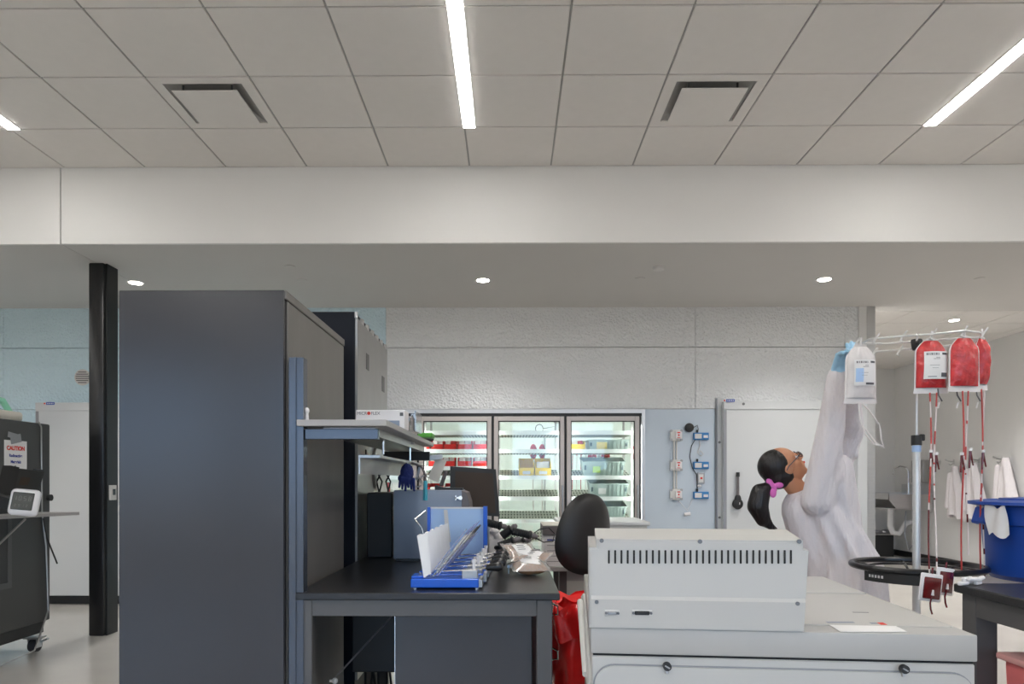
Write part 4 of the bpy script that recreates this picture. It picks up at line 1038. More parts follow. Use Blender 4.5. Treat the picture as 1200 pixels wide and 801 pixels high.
# face plate in two planes with crease
def plate(z0, z1, y0, y1, name):
    xl, xr = x0b+.006, x0b+bw-.006
    L(MB().prism([(xl, y0, z0), (xr+.012*(z0-HM)/bh, y0, z0), (xr+.012*(z1-HM)/bh, y1, z1), (xl, y1, z1)], (0, .006, 0)), name, 'white', sm=0)
plate(HM+.004, HM+.088, -.008, -.012, 'lower_face_plate')
plate(HM+.088, HM+.098, -.012, -.005, 'crease')
plate(HM+.098, HM+bh-.03, -.005, -.0005, 'upper_face_plate')
L(MB().bb((x0b+.03, -.001, HM+bh-.03), (x0b+bw-.012, .004, HM+bh-.006)), 'upper_face_plate', 'white')
slots = []
s0 = None
for k in range(30):
    px = 713.5+(926.5-713.5)*k/29
    x, z = P2L(px, 652)
    if s0 is None:
        s0 = L(MB().bb((-.0028, -.0035, -.020), (.0028, -.0005, .020), bev=.0012, seg=2), 'vent_slot', 'darkgap'); so = s0
    else:
        so = bpy.data.objects.new('vent_slot', s0.data); COL.objects.link(so); so.parent = mach
    so.location = (x, -.0015, z)
for px, py in ((705, 633), (820, 634), (936, 634)):
    x, z = P2L(px, py); L(MB().cyl((x, -.007, z), (x, .0, z), .0065, seg=14), 'screw', 'screw')
for px, py in ((699, 704), (933, 706)):
    x, z = P2L(px, py); L(MB().cyl((x, -.016, z), (x, -.004, z), .006, seg=14), 'screw', 'screw')
for px, w__, m_ in ((717, .018, 'galv'), (752, .026, 'blackmatte')):
    x, z = P2L(px, 717)
    L(MB().bb((x-w__-.004, -.0125, z-.009), (x+w__+.004, -.009, z+.009), bev=.001), 'port_flange', 'offwhite')
    c_ = L(MB().bb((x-w__+.004, -.016, z-.006), (x+w__-.004, -.012, z+.006), bev=.002), 'port', m_)
    for s_ in (-1, 1): L(MB().cyl((x+s_*(w__+.0), -.018, z), (x+s_*(w__+.0), -.012, z), .004, seg=8), 'port_screw', 'screw')
# paper on the lid
q = [on_ceiling(px, py, HM+.0015) for px, py in ((966, 728.5), (1040, 728.5), (1063, 740), (985, 740))]
pp = thing('instruction_sheet', 'white laminated sheet lying on the front edge of the white machine', 'paper', (q[0]+q[2])/2)
MB().prism(q, (0, 0, .0012)).build('sheet', 'paper', pp)
def onq(u, v): return q[0].lerp(q[1], u).lerp(q[3].lerp(q[2], u), v)+V((0, 0, .0014))
MB().prism([onq(0.02, .0), onq(.45, .0), onq(.45, .14), onq(.02, .14)], (0, 0, .0004)).build('printed_band', 'bluegrey', pp)
MB().prism([onq(.80, .1), onq(.90, .1), onq(.90, .35), onq(.80, .35)], (0, 0, .0004)).build('logo', 'redtext', pp)
MB().prism([onq(.68, .1), onq(.79, .1), onq(.79, .25), onq(.68, .25)], (0, 0, .0004)).build('logo', 'bluegrey', pp)

# ================================================================ red bag bin, chair, rear desk
t = thing('biohazard_bin', 'red bag-lined waste bin between the black bench and the white machine', 'bin', (.42, 3.72, 0))
RT = at(670, 702, 3.75).z
def rb_(u, v):
    a_ = 2*PI*u; wob = 1+.05*math.sin(7*a_+5*v)+.03*math.sin(13*a_-8*v); zz = RT*v
    r = (.19+.04*v)*wob
    ce = lambda t_: math.copysign(abs(t_)**.6, t_)
    return V((.42+r*ce(math.cos(a_)), 3.72+r*ce(math.sin(a_)), zz+(.02*math.sin(9*a_) if v > .95 else 0)))
MB().grid(rb_, 64, 22).build('liner', 'redbag', t, sm=60)
def rb2(u, v):
    a_ = 2*PI*u; r = (.245+.012*math.sin(11*a_+4*v))*(1-.55*max(0, v-.5)); ce = lambda t_: math.copysign(abs(t_)**.6, t_)
    return V((.42+r*ce(math.cos(a_)), 3.72+r*ce(math.sin(a_)), RT-.16+.17*min(1, v*1.5)-.1*max(0, v-.67)+.015*math.sin(8*a_+3)))
MB().grid(rb2, 64, 10).build('liner_fold', 'redbag', t, sm=60)
for z in (.40, .62):
    x = .205; MB().tube([(x, 3.53, z), (x+.03, 3.50, z+.01), (x+.03, 3.50, z+.05), (x, 3.53, z+.06)], .005, 8).build('wire_loop', 'chrome', t)

cc = at(691, 626, 4.25)
t = thing('office_chair', 'black swivel chair turned sideways behind the white machine', 'chair', (cc.x+.22, 4.3, 0))
R = Matrix.Translation(cc) @ rotm(0, 10, 38)
bkm = MB(); 
def chair_shell(sg):
    def f_(u, v):
        a_ = 2*PI*u; rr = v
        x = .215*rr*math.copysign(abs(math.cos(a_))**.8, math.cos(a_)); z = .245*rr*math.copysign(abs(math.sin(a_))**.85, math.sin(a_))
        x *= 1-.12*(z/.235)
        y = sg*.035*(1-rr**6)**.5 + 1.2*x*x + .25*z*z
        return R @ V((x, y, z))
    return f_
bkm.grid(chair_shell(1), 48, 12).grid(chair_shell(-1), 48, 12).build('backrest', 'leather', t, sm=60)
sc0 = V((cc.x+.24, 4.30, .50))
MB().box(sc0, (.46, .46, .08), bev=.035, seg=4).build('seat', 'leather', t)
MB().tube([V((cc.x+.03, 4.29, cc.z-.1)), V((cc.x-.0, 4.30, .62)), V((cc.x+.06, 4.27, .47)), V((cc.x+.2, 4.28, .45))], .022, 8).build('back_bracket', 'blackmatte', t)
MB().cyl(sc0-V((0, 0, .04)), (sc0.x, sc0.y, .10), .025).build('gas_lift', 'blackmatte', t)
for k in range(5):
    a_ = k*2*PI/5+.3; e_ = V((sc0.x+.27*math.cos(a_), sc0.y+.27*math.sin(a_), .075))
    lg = MB().tube([(sc0.x, sc0.y, .11), e_], .018, 8).build('base_arm', 'blackmatte', t)
    MB().cyl(e_+V((-.02, 0, -.045)), e_+V((.02, 0, -.045)), .03).build('caster', 'blackmatte', lg)
# rear white desk with printer
t = thing('white_desk', 'pale grey desk behind the office chair', 'desk', (1.05, 4.95, 0))
zdk = at(660, 664, 4.62).z
MB().bb((at(643, 664, 4.62).x, 4.62, zdk-.03), (2.0, 5.35, zdk), bev=.004).build('desktop', 'shelfgrey', t)
for x in (at(655, 664, 4.7).x, 1.9):
    for y in (4.68, 5.28): MB().bb((x, y, 0), (x+.05, y+.05, zdk-.031)).build('leg', 'frame', t)
MB().bb((at(655, 664, 4.7).x+.05, 4.69, zdk-.10), (1.9, 4.71, zdk-.031)).build('apron', 'shelfgrey', t)
Yq = 4.66
a = at(636, 664, Yq); z1 = at(640, 627, Yq).z; z2 = at(640, 616, Yq).z
x0, x1 = at(637.5, 640, Yq).x, at(690, 640, Yq).x
x0 = at(637.5, 640, Yq).x
t = thing('paper_shredder', 'cream-topped white storage box partly hidden by the black chair', 'box', ((x0+x1)/2, Yq+.2, zdk))
MB().bb((x0, Yq, zdk), (x1, Yq+.38, z1), bev=.003).build('body', 'card', t)
MB().bb((x0-.008, Yq-.008, z1), (x1+.008, Yq+.39, z2), bev=.003).build('grey_band', 'taupe', t)
MB().bb((x0-.008, Yq-.006, z2), (x1+.008, Yq+.39, z2+.006), bev=.002).build('lid', 'cream', t)
for k in range(4): MB().bb((x0+.02, Yq-.001, zdk+.03+.035*k), (x1-.05, Yq, zdk+.034+.035*k)).build('printed_line', 'duct', t)
MB().bb((x0+.02, Yq-.001, z1-.035), (x0+.07, Yq, z1-.025)).build('printed_logo', 'bluetext', t)
zc = at(700, 611, 5.5).z
t = thing('low_counter', 'pale counter cabinet in front of the rightmost cooler door', 'counter', (1.0, 5.9, 0))
xc0, xc1 = at(655, 610, 5.5).x, at(762, 610, 5.5).x
MB().bb((xc0, 5.5, zc-.03), (xc1, 6.2, zc), bev=.006).build('top', 'doorwhite', t)
MB().bb((xc0+.02, 5.52, .06), (xc1-.02, 6.18, zc-.031)).bb((xc0+.06, 5.58, 0), (xc1-.06, 6.12, .06)).build('body', 'white', t)
for k in range(2): 
    xm = xc0+.03+(xc1-xc0-.06)*k/2; d_ = MB().bb((xm+.004, 5.505, .1), (xm+(xc1-xc0-.06)/2-.004, 5.52, zc-.045), bev=.002).build('door', 'white', t)
    MB().box((xm+(.05 if k else (xc1-xc0-.06)/2-.05), 5.497, zc-.14), (.012, .016, .12), bev=.003).build('handle', 'steel', d_)

# ================================================================ IV pole with bags
YP = 3.22
pc = at(1074, 560, YP); PX = pc.x
t = thing('iv_pole', 'steel pole with a hooked rack on top and a black ring shelf', 'pole', (PX, YP, 0))
zc1 = at(1074, 515, YP).z; ztp = at(1074, 403, YP).z
MB().cyl((PX, YP, .12), (PX, YP, zc1), .0165, seg=20).build('lower_tube', 'railm', t)
MB().cyl((PX, YP, zc1), (PX, YP, ztp+.02), .0055, seg=14).build('upper_rod', 'railm', t)
MB().cyl((PX, YP, zc1-.025), (PX, YP, zc1+.02), .022, seg=18).box((PX+.025, YP, zc1+.01), (.022, .018, .03), bev=.004).build('collar', 'blackmatte', t)
MB().cyl((PX, YP, zc1-.055), (PX, YP, zc1-.026), .0185, seg=18).build('sleeve', 'skyblue', t, label='light blue sleeve')
# rack: three rails forming two loops
zr = ztp+.035
rk = t
rail_px = [((1010, 402, 3.30), (1018, 397.5, 3.22), (1040, 395, 3.12), (1092, 391.5, 3.05), (1132, 387.5, 3.0), (1148, 389.5, 3.02), (1152, 396, 3.12))]
r1 = [at(*v) for v in rail_px[0]]
r2 = [at(*v) for v in ((1010, 402, 3.30), (1040, 402.5, 3.28), (1100, 398, 3.22), (1152, 394.5, 3.16))]
r3 = [at(*v) for v in ((1026, 412, 3.40), (1060, 409, 3.38), (1120, 404.5, 3.30), (1152, 396, 3.12))]
for r in (r1, r2, r3): MB().tube(r, .005, 8).build('rack_rail', 'railm', rk)
MB().tube([r1[3]+V((-.06, 0, 0)), at(1074, 404, YP), r3[1]+V((.03, 0, 0))], .005, 8).build('cross_bar', 'chrome', rk)
MB().lathe((PX, YP, at(1074, 410, YP).z), [(.016, 0), (.020, .01), (.025, .042), (.022, .048)], seg=8).build('hub', 'blackmatte', rk)
for px, py, Y in ((1026, 396.5, 3.17), (1058, 393.5, 3.10), (1093, 391, 3.06), (1129, 388, 3.01), (1153, 390, 3.05), (1004, 401, 3.30), (1024, 413, 3.40), (1054, 410.5, 3.38), (1117, 405, 3.32)):
    p = at(px, py, Y); MB().tube([p+V((.018, 0, .022)), p, p+V((-.014, -.005, -.022)), p+V((-.004, -.012, -.028))], .0045, 8).build('hook', 'railm', rk)
# ring shelf
zg = .905
ring = MB()
P = [(PX-.0+.265*math.cos(k*2*PI/40), YP+.265*math.sin(k*2*PI/40), zg) for k in range(40)]
ring.tube(P, .014, 10, close=True).build('ring', 'blackgloss', t)
P = [(PX+.20*math.cos(k*2*PI/40), YP+.20*math.sin(k*2*PI/40), zg-.012) for k in range(40)]
MB().tube(P, .006, 8, close=True).build('inner_ring', 'blackgloss', t)
for k in range(6):
    a_ = k*PI/3+.25; MB().tube([(PX+.02*math.cos(a_), YP+.02*math.sin(a_), zg-.06), (PX+.19*math.cos(a_), YP+.19*math.sin(a_), zg-.016), (PX+.262*math.cos(a_), YP+.262*math.sin(a_), zg-.004)], .0065, 8).build('spoke', 'blackgloss', t)
MB().cyl((PX, YP, zg-.085), (PX, YP, zg-.03), .03, seg=20).build('ring_hub', 'blackmatte', t)
# bumper plate on front-left of ring
bp = MB(); n = 12
def bump_(u, v):
    a_ = math.radians(192+62*u); r = .268; return V((PX+r*math.cos(a_), YP+r*math.sin(a_), zg-.014-.042*v))
bp.grid(bump_, n, 2)
def bump2(u, v):
    a_ = math.radians(192+62*u); r = .25; return V((PX+r*math.cos(a_), YP+r*math.sin(a_), zg-.014-.042*v))
bp.grid(bump2, n, 2).build('bumper', 'blackmatte', t, sm=60)
for k in range(5):
    a_ = math.radians(199+3.2*k); MB().box((PX+.2695*math.cos(a_), YP+.2695*math.sin(a_), zg-.032), (.001, .009, .012), rot=rotm(0, 0, math.degrees(a_))).build('marking', 'offwhite', t)
for k in range(5):
    a_ = k*2*PI/5; e_ = (PX+.24*math.cos(a_), YP+.24*math.sin(a_), .07)
    lg = MB().tube([(PX, YP, .13), e_], .013, 8).build('base_leg', 'blackmatte', t)
    MB().cyl((e_[0]-.015, e_[1], .035), (e_[0]+.015, e_[1], .035), .035).build('caster', 'rubber', lg)

# ---- bags
def bag(pt, w0, h, lab, m, labl=None, cut=None, rz=0, name='blood_bag', tubes=(), white=False):
    """pouch hung from point pt (top centre)"""
    t = thing(name, lab, 'blood bag' if not white else 'fluid bag', (pt.x, pt.y, pt.z-h))
    R = Matrix.Translation(pt) @ rotm(0, 0, rz)
    def outline(v, k=1.0):     # half width at height fraction from top
        s = min(1, v/.28); return k*w0/2*(.22+.78*math.sin(s*PI/2)) if v < .28 else k*w0/2*(1+.06*(v-.28))
    def body(sg, kx, v0, v1, dep):
        def f_(u, v):
            vv = v0+(v1-v0)*v; a_ = outline(vv, kx)
            e = (max(0, 1-abs(2*u-1)**2.2)**.6)*(max(0, math.sin(PI*min(.999, .04+v*.93)))**.5)
            wr = .006*math.sin(13*u+7*v+pt.x*40)*math.sin(5*v)*e+.004*math.sin(23*u-9*v+pt.x*90)*e
            return R @ V(((u-.5)*2*a_, sg*(dep*e+abs(wr)), -h*vv))
        return f_
    MB().grid(body(-1, 1.0, .06, .90, .030), 18, 22).grid(body(1, 1.0, .06, .90, .030), 18, 22).build('pouch', m, t, sm=70)
    # film edge: flat sheet border top and bottom
    b = MB()
    P = [R @ V((x, 0, z)) for x, z in [(-w0*.10, 0), (w0*.10, 0)]+[(outline(v_, 1.10), -h*v_) for v_ in (.06, .12, .2, .28, .5, .75, .9)]+[(w0*.60, -h), (-w0*.60, -h)]+[(-outline(v_, 1.10), -h*v_) for v_ in (.9, .75, .5, .28, .2, .12, .06)]]
    b.prism(P, R.to_3x3() @ V((0, .002, 0))).build('film_border', 'bagfilm', t, sm=0)
    MB().tube([R @ V((0, 0, -.01)), R @ V((0, -.004, .018)), R @ V((.004, 0, .028))], .0035, 6).build('hanger_loop', 'card', t)
    if labl:
        u0, u1, v0, v1 = labl
        def lf(u, v):
            uu = u0+(u1-u0)*u; vv = .06+(.84)*(v0+(v1-v0)*v); a_ = outline(vv, 1)
            e = (max(0, 1-abs(2*uu-1)**2.2)**.6)*(math.sin(PI*min(.999, .04+(v0+(v1-v0)*v)*.93))**.5)
            return R @ V(((uu-.5)*2*a_, -.030*e-.013, -h*vv))
        MB().grid(lf, 10, 12).build('paper_label', 'paper', t, sm=70)
        def mk(ua, ub, va, vb, m_, nm='printed_mark'):
            MB().grid(lambda u, v: lf(ua+(ub-ua)*u, va+(vb-va)*v)+R.to_3x3() @ V((0, -.0012, 0)), 4, 3).build(nm, m_, t, sm=70)
        for k in range(9): mk(.08+.06*k, .08+.06*k+(.025 if k % 3 else .04), .06, .14, 'ink', 'barcode_bar')
        mk(.72, .95, .05, .13, 'ink')
        mk(.45, .62, .22, .235, 'ink'); mk(.35, .62, .27, .285, 'ink'); mk(.2, .6, .50, .515, 'duct'); mk(.3, .55, .6, .612, 'duct')
        if white: mk(.05, .38, .34, .86, 'skyblue', 'blue_panel'); mk(.5, .9, .88, .96, 'ink')
        else: mk(.15, .5, .90, .93, 'duct'); mk(.68, .95, .78, .93, 'ink')
    if tubes:
      for ti, (dx, zl, seq) in enumerate(tubes):
        # seq: list of (fraction, is_red)
        top = R @ V((dx, 0, -h*.985)); n_ = 14
        def tp(f_):
          q_ = V((top.x+.006*math.sin(f_*6+ti*2), top.y+.003*math.sin(f_*9)-.16*max(0, f_-.3)*(abs(BY-pt.y) < .001), top.z+(zl-top.z)*f_))
          return V((q_.x*q_.y/top.y, q_.y, CAM_H+(q_.z-CAM_H)))
        MB().tube([tp(k/n_) for k in range(n_+1)], .0030, 8).build('tubing', 'tubing', t)
        for f0, f1 in seq:
            MB().tube([tp(f0+(f1-f0)*k/4) for k in range(5)], .0034, 8).build('blood_segment', 'blooddark' if f0 > .55 else 'tubered', t, label='blood-filled length of tubing')
    return t
zt_ = lambda py, Y: at(1100, py, Y).z
bw_ = lambda px, Y: px*Y/F
BY = 3.06
b1 = bag(at(1091, 395.5, BY), bw_(33, BY), bw_(65, BY), 'blood bag with a large white label, first left of the pole rack reds', 'blood', (.14, .94, .25, .83), rz=-4,
    tubes=[(-.005, zt_(667, BY), [(.0, .05), (.14, .34), (.42, .62), (.66, .98)]), (.018, zt_(665, BY), [(.0, .08), (.22, .34), (.40, .41), (.52, .53), (.6, .61), (.93, .95)])])
b2 = bag(at(1130, 392.5, 3.02), bw_(34, 3.02), bw_(66, 3.02), 'red blood bag hanging in the middle, label turned away', 'blood', rz=6,
    tubes=[(-.008, zt_(681, 3.02), [(.0, .34), (.40, .55), (.55, .97)]), (.012, zt_(650, 3.02), [(.0, .09), (.18, .2), (.34, .42), (.5, .51), (.62, .63), (.75, .8)])])
b3 = bag(at(1150, 393, 3.10), bw_(19, 3.1), bw_(63, 3.1), 'narrow blood bag seen edge-on at the right end of the rack', 'blood', rz=24,
    tubes=[(0, zt_(676, 3.10), [(.0, .28), (.3, .45), (.5, .96)]), (.012, zt_(678, 3.1), [(.36, .44), (.5, .52), (.7, .74), (.84, .87), (.93, .99)])])
b4 = bag(at(1008.5, 402.5, 3.25), bw_(33, 3.25), bw_(70, 3.25), 'clear fluid bag with a blue printed label held by the gloved hands', 'bagfilm', (.14, .90, .27, .78), rz=3, name='fluid_bag', white=True)
p = at(1008, 473, 3.25)
for k, pts in enumerate((((1010, 472), (1018, 480), (1031, 498), (1033, 515), (1036, 524), (1026, 518), (1012, 500)), ((1006, 472), (1008, 490), (1014, 508), (1024, 520), (1036, 523)))):
    MB().tube([at(x_, y_, 3.25) for x_, y_ in pts], .0038, 8).build('tubing', 'bagfilm', b4)
# Y connectors
for px, py, Y, lab in ((1091, 530, 3.05, 'red and grey tube junction under the labelled blood bag'), (1097, 533, 3.06, 'grey tube clamp on the pale tubing below the labelled bag'), (1127, 533, 3.01, 'red tube junction hanging under the middle blood bag'), (1137, 528, 3.02, 'pale tube junction right of the middle tubing'), (1152, 530, 3.09, 'red tube junction under the rightmost blood bag')):
    p = at(px, py, Y)
    t_ = thing('tube_junction', lab, 'tube clamp', p-V((0, 0, .05)))
    MB().cyl(p, p+V((0, 0, .012)), .008, seg=12).build('collar', 'card', t_)
    MB().cap(p, .0055, p-V((.004, 0, .07)), .004, 8).cap(p, .0045, p+V((.012, 0, -.06)), .003, 8).build('branch', 'blooddark', t_)
# white tube tails by the bags
for px, lab in ((1099, 'bent dark and white tube stub below the labelled bag'), (1121, 'bent dark and white tube stub left of the middle bag outlet'), (1144, 'bent dark and white tube stub left of the rightmost bag outlet')):
    a_ = [at(px, 455, 3.03), at(px+1, 463, 3.03), at(px+5, 470, 3.03)]
    tt = tag(MB().tube(a_, .003, 6).build('tube_stub', 'ink'), lab, 'tube'); 
    MB().tube([at(px+2, 471, 3.03), at(px, 478, 3.03)], .003, 6).build('tip', 'card', tt)

# ---- leukocyte filters hanging
def filt(px, py, Y, lab, rz):
    c = at(px, py, Y)
    t = thing('blood_filter', lab, 'blood filter', c-V((0, 0, .06)), group='square blood filters')
    R = Matrix.Translation(c) @ rotm(0, 8, rz)
    MB().box((0, 0, 0), (.105, .010, .112), bev=.005, seg=2).xf(R).build('housing', 'card', t)
    MB().box((.002, -.006, -.002), (.082, .006, .086), bev=.004, seg=2).xf(R).build('chamber', 'blooddark', t)
    MB().cyl((.002, -.012, -.03), (.002, -.012, -.008), .006, .003, seg=12).xf(R).build('outlet', 'card', t)
    e_ = R @ V((0, -.012, -.03))
    MB().tube([e_, e_+V((-.008, 0, -.03)), e_+V((-.006, 0, -.055)), e_+V((.0, 0, -.075))], .0035, 8).build('tail_tube', 'blooddark', t)
    MB().tube([R @ V((0, 0, .055)), R @ V((0, 0, .08))], .004, 8).build('inlet_tube', 'blooddark', t)
filt(1090.5, 688, 2.86, 'nearer square dark red blood filter in a white frame', 14)
filt(1107, 681, 2.93, 'second square blood filter, half behind the nearer one', 24)

# ================================================================ right bench, bin, clips
XT = at(1117, 683, 2.70).x; ZT2 = at(1117, 683, 2.70).z
t = thing('side_bench', 'black-topped bench at the right edge of the picture', 'bench', (XT+.7, 1.9, 0))
MB().bb((XT, 1.0, ZT2-.032), (XT+1.5, 2.70, ZT2), bev=.004).build('worktop', 'bench', t)
for x in (XT+.02, XT+1.40):
    for y in (1.03, 2.60): MB().bb((x, y, 0), (x+.08, y+.08, ZT2-.033), bev=.003).build('leg', 'frame', t)
MB().bb((XT+.022, 1.11, ZT2-.11), (XT+.065, 2.60, ZT2-.033)).build('side_rail', 'frame', t)
MB().bb((XT+.10, 2.63, ZT2-.11), (XT+1.40, 2.67, ZT2-.033)).build('rear_rail', 'frame', t)
p = at(1140, 676, 2.66)
for k in range(6):
    c = at(1129+4.2*k, 677-1.5*(k % 3), 2.64+.015*(k % 3))
    zz = ZT2+.009+.014*(k % 2)
    tag(MB().box((c.x, c.y, zz), (.05, .016, .014), rot=rotm(0, random.uniform(-4, 4), random.uniform(-50, 50)), bev=.004).build('tube_clamp', 'card'), 'white tube clamp, %s from the left in the heap on the side bench' % ORD[k], 'clamp', 'white clamps on the side bench')
# blue waste bin on a cart
BX, BYY = at(1160, 640, 3.1).x+.26, 3.08
t = tag(MB().bb((BX-.20, BYY-.2, .82), (BX+.2, BYY+.2, .865), bev=.004).build('bin_cart', 'steel'), 'steel stand carrying the blue bin behind the side bench', 'stand')
for sx_ in (-1, 1):
    for sy in (-1, 1): MB().cyl((BX+sx_*.17, BYY+sy*.17, 0), (BX+sx_*.17, BYY+sy*.17, .82), .015, seg=12).build('leg', 'steel', t)
zl = at(1170, 593, 2.85).z
t = thing('waste_bin', 'big round blue plastic bin with its lid on', 'bin', (BX, BYY, .865))
MB().lathe((BX, BYY, .865), [(.225, 0), (.245, .02), (.262, (zl-.865)*.72), (.275, (zl-.865)*.74), (.278, zl-.865-.005)], seg=48).build('barrel', 'binblue', t)
MB().lathe((BX, BYY, zl), [(.29, -.006), (.315, 0), (.312, .012), (.25, .020), (.245, .014), (.20, .018), (.195, .026), (.06, .032)], seg=48).build('lid', 'binblue', t)
hp_ = at(1147, 603, 3.0)
MB().box((BX-.285, BYY+.03, zl-.05), (.035, .08, .075), rot=rotm(0, 18, 5), bev=.006).build('handle', 'binblue', t)
# crumpled white glove tucked under the lid
gl0 = V((BX-.25, BYY-.17, zl-.004))
def gf(u, v):
    a_ = math.radians(181+19*u+4*v); q_ = .300+.006*math.sin(9*u+4*v)
    return V((BX+q_*math.cos(a_), BYY+q_*math.sin(a_), zl-.004-.125*v+.012*math.sin(7*u)))
tag(MB().grid(gf, 10, 10).grid(lambda u, v: gf(u, v)+V((-.002, -.004, 0)), 10, 10).build('hanging_cloth', 'paper', sm=60), 'white cloth hanging out from under the blue bin lid', 'cloth')
# pink sharps bin under the bench
zq = at(1165, 764, 2.55).z; X0 = at(1166, 764, 2.55).x
t = thing('sharps_bin', 'translucent red waste container with a pink lid under the side bench', 'bin', (X0+.2, 2.33, 0))
MB().box((X0+.2, 2.34, zq/2-.01), (.33, .33, zq-.02), top=(1.12, 1.12), bev=.01, seg=2).build('container', 'pinkbin', t)
MB().bb((X0, 2.13, zq-.02), (X0+.40, 2.55, zq+.004), bev=.008, seg=2).build('lid', 'pinklid', t)
MB().tube([(XT+.16, 2.72, ZT2-.04), (XT+.17, 2.73, .6), (XT+.19, 2.74, .3), (XT+.25, 2.75, .02)], .006, 8)
tag(MB().tube([(XT+.13, 2.69, ZT2-.04), (XT+.14, 2.70, .6), (XT+.17, 2.72, .3), (XT+.25, 2.75, .012)], .006, 8).build('cable', 'taupe'), 'grey cable hanging beside the side bench leg', 'cable')

# ================================================================ far right room
def wallR(px, py):  # point on the right wall
    o = V((0, 0, CAM_H)); d = at(px, py, 1.0)-o; k = XR/d.x; return o+d*k
# hooks
hl = ['leftmost', 'second', 'third', 'fourth', 'rightmost']
for k, (px, py) in enumerate(((1087, 541), (1102, 541), (1118, 541), (1148, 539), (1175, 538))):
    p = wallR(px, py)
    t = thing('coat_hook', '%s steel coat hook on the wall of the room beyond' % hl[k], 'hook', (XR-.02, p.y, p.z-.03), group='coat hooks')
    MB().box((XR-.005, p.y, p.z), (.008, .03, .07), bev=.003).build('plate', 'steel', t)
    MB().tube([(XR-.01, p.y, p.z), (XR-.08, p.y, p.z+.01), (XR-.12, p.y, p.z+.03)], .009, 8).tube([(XR-.01, p.y, p.z-.02), (XR-.06, p.y, p.z-.05), (XR-.08, p.y, p.z-.03)], .007, 8).sph((XR-.125, p.y, p.z+.032), .014, 8).build('prong', 'steel', t)
def lab_coat(px, py0, py1, wpx, lab, sw=.0):
    p = wallR(px, py0); q = wallR(px, py1); dy = abs(wallR(px-wpx/2, py0).y-wallR(px+wpx/2, py0).y)
    t = thing('lab_coat', lab, 'coat', (XR-.08, p.y, q.z), group='hanging lab coats')
    H_ = p.z-q.z
    def f_(sg):
        def g_(u, v):
            wd = dy*(.16+.84*min(1, v*1.6)**.8)
            y = p.y+sw*v+(u-.5)*wd; fold = .03*math.sin(u*14+v*2)*min(1, v*3)
            return V((XR-.09+sg*(.05*math.sin(PI*u)+.004)+fold*.6, y, p.z-H_*v-(.03*math.sin(u*9) if v > .97 else 0)))
        return g_
    MB().grid(f_(-1), 24, 16).grid(f_(1), 24, 16).build('coat_body', 'coat', t, sm=60)
    MB().cap(V((XR-.12, p.y+dy*.22, p.z-.12)), .035, V((XR-.12, p.y+dy*.36, p.z-H_*.8)), .045, 12).build('sleeve', 'coat', t)
    return t
lab_coat(1127, 546, 605, 20, 'white lab coat hanging behind the middle blood tubing')
lab_coat(1149, 542, 610, 26, 'white lab coat hanging just left of the blue bin')
lab_coat(1187, 536, 640, 34, 'white lab coat hanging above the blue bin at the picture edge')
# sink
p = wallR(1066, 576); q = wallR(1050, 576)
SY0, SY1 = wallR(1095, 580).y, min(YF-.25, wallR(1048, 580).y)
zs = at(1040, 578, 10.9).z
t = thing('sink', 'stainless steel wall sink with a gooseneck tap in the room beyond', 'sink', (XR-.3, (SY0+SY1)/2, zs-.3))
SX = XR-.72
b = MB()
b.prism([(SX, SY0, zs-.02), (SX, SY0, zs-.10), (SX+.12, SY0, zs-.24), (XR-.04, SY0, zs-.30), (XR-.01, SY0, zs+.05), (XR-.03, SY0, zs+.05), (XR-.03, SY0, zs-.02)], (0, .01, 0))
b.bb((SX, SY0, zs-.10), (SX+.012, SY1, zs)); b.bb((SX, SY1-.012, zs-.25), (XR-.01, SY1, zs)); b.bb((XR-.022, SY0, zs-.1), (XR-.002, SY1, zs+.14))
b.bb((SX+.06, SY0+.1, zs-.26), (XR-.08, SY1-.1, zs-.24))
b.bb((SX+.012, SY0+.01, zs-.06), (XR-.022, SY1-.012, zs-.045))
b.build('basin', 'steel', t, sm=0)
ym = (SY0+SY1)/2+.1
MB().cyl((XR-.10, ym, zs-.04), (XR-.10, ym, zs+.16), .02).tube([(XR-.10, ym, zs+.1), (XR-.10, ym, zs+.34), (XR-.14, ym, zs+.42), (XR-.24, ym, zs+.44), (XR-.33, ym, zs+.40), (XR-.36, ym, zs+.30)], .013, 10).build('tap', 'chrome', t)
MB().tube([(XR-.4, ym, zs-.26), (XR-.4, ym, zs-.55), (XR-.36, ym, zs-.66), (XR-.26, ym, zs-.68), (XR-.2, ym, zs-.6), (XR-.14, ym, zs-.5), (XR-.01, ym, zs-.48)], .045, 12).build('drain_trap', 'card', t)
MB().tube([(XR-.2, ym-.1, zs-.3), (XR-.22, ym-.1, zs-.7), (XR-.15, ym-.1, zs-.95), (XR-.05, ym-.1, zs-.8)], .01, 8).build('supply_hose', 'duct', t)
MB().cyl((XR-.02, ym-.12, zs-.62), (XR-.12, ym-.12, zs-.62), .035).build('stop_valve', 'steel', t)
# dispenser
p = wallR(1084, 552)
t = thing('towel_dispenser', 'grey paper towel dispenser on the wall behind the pole', 'dispenser', (XR-.1, p.y, p.z-.2))
MB().bb((XR-.13, p.y-.17, p.z-.18), (XR-.003, p.y+.17, p.z+.18), bev=.01, seg=2).build('case', 'galv', t)
MB().bb((XR-.132, p.y+.03, p.z-.02), (XR-.129, p.y+.08, p.z+.08)).build('window', 'darkgap', t)
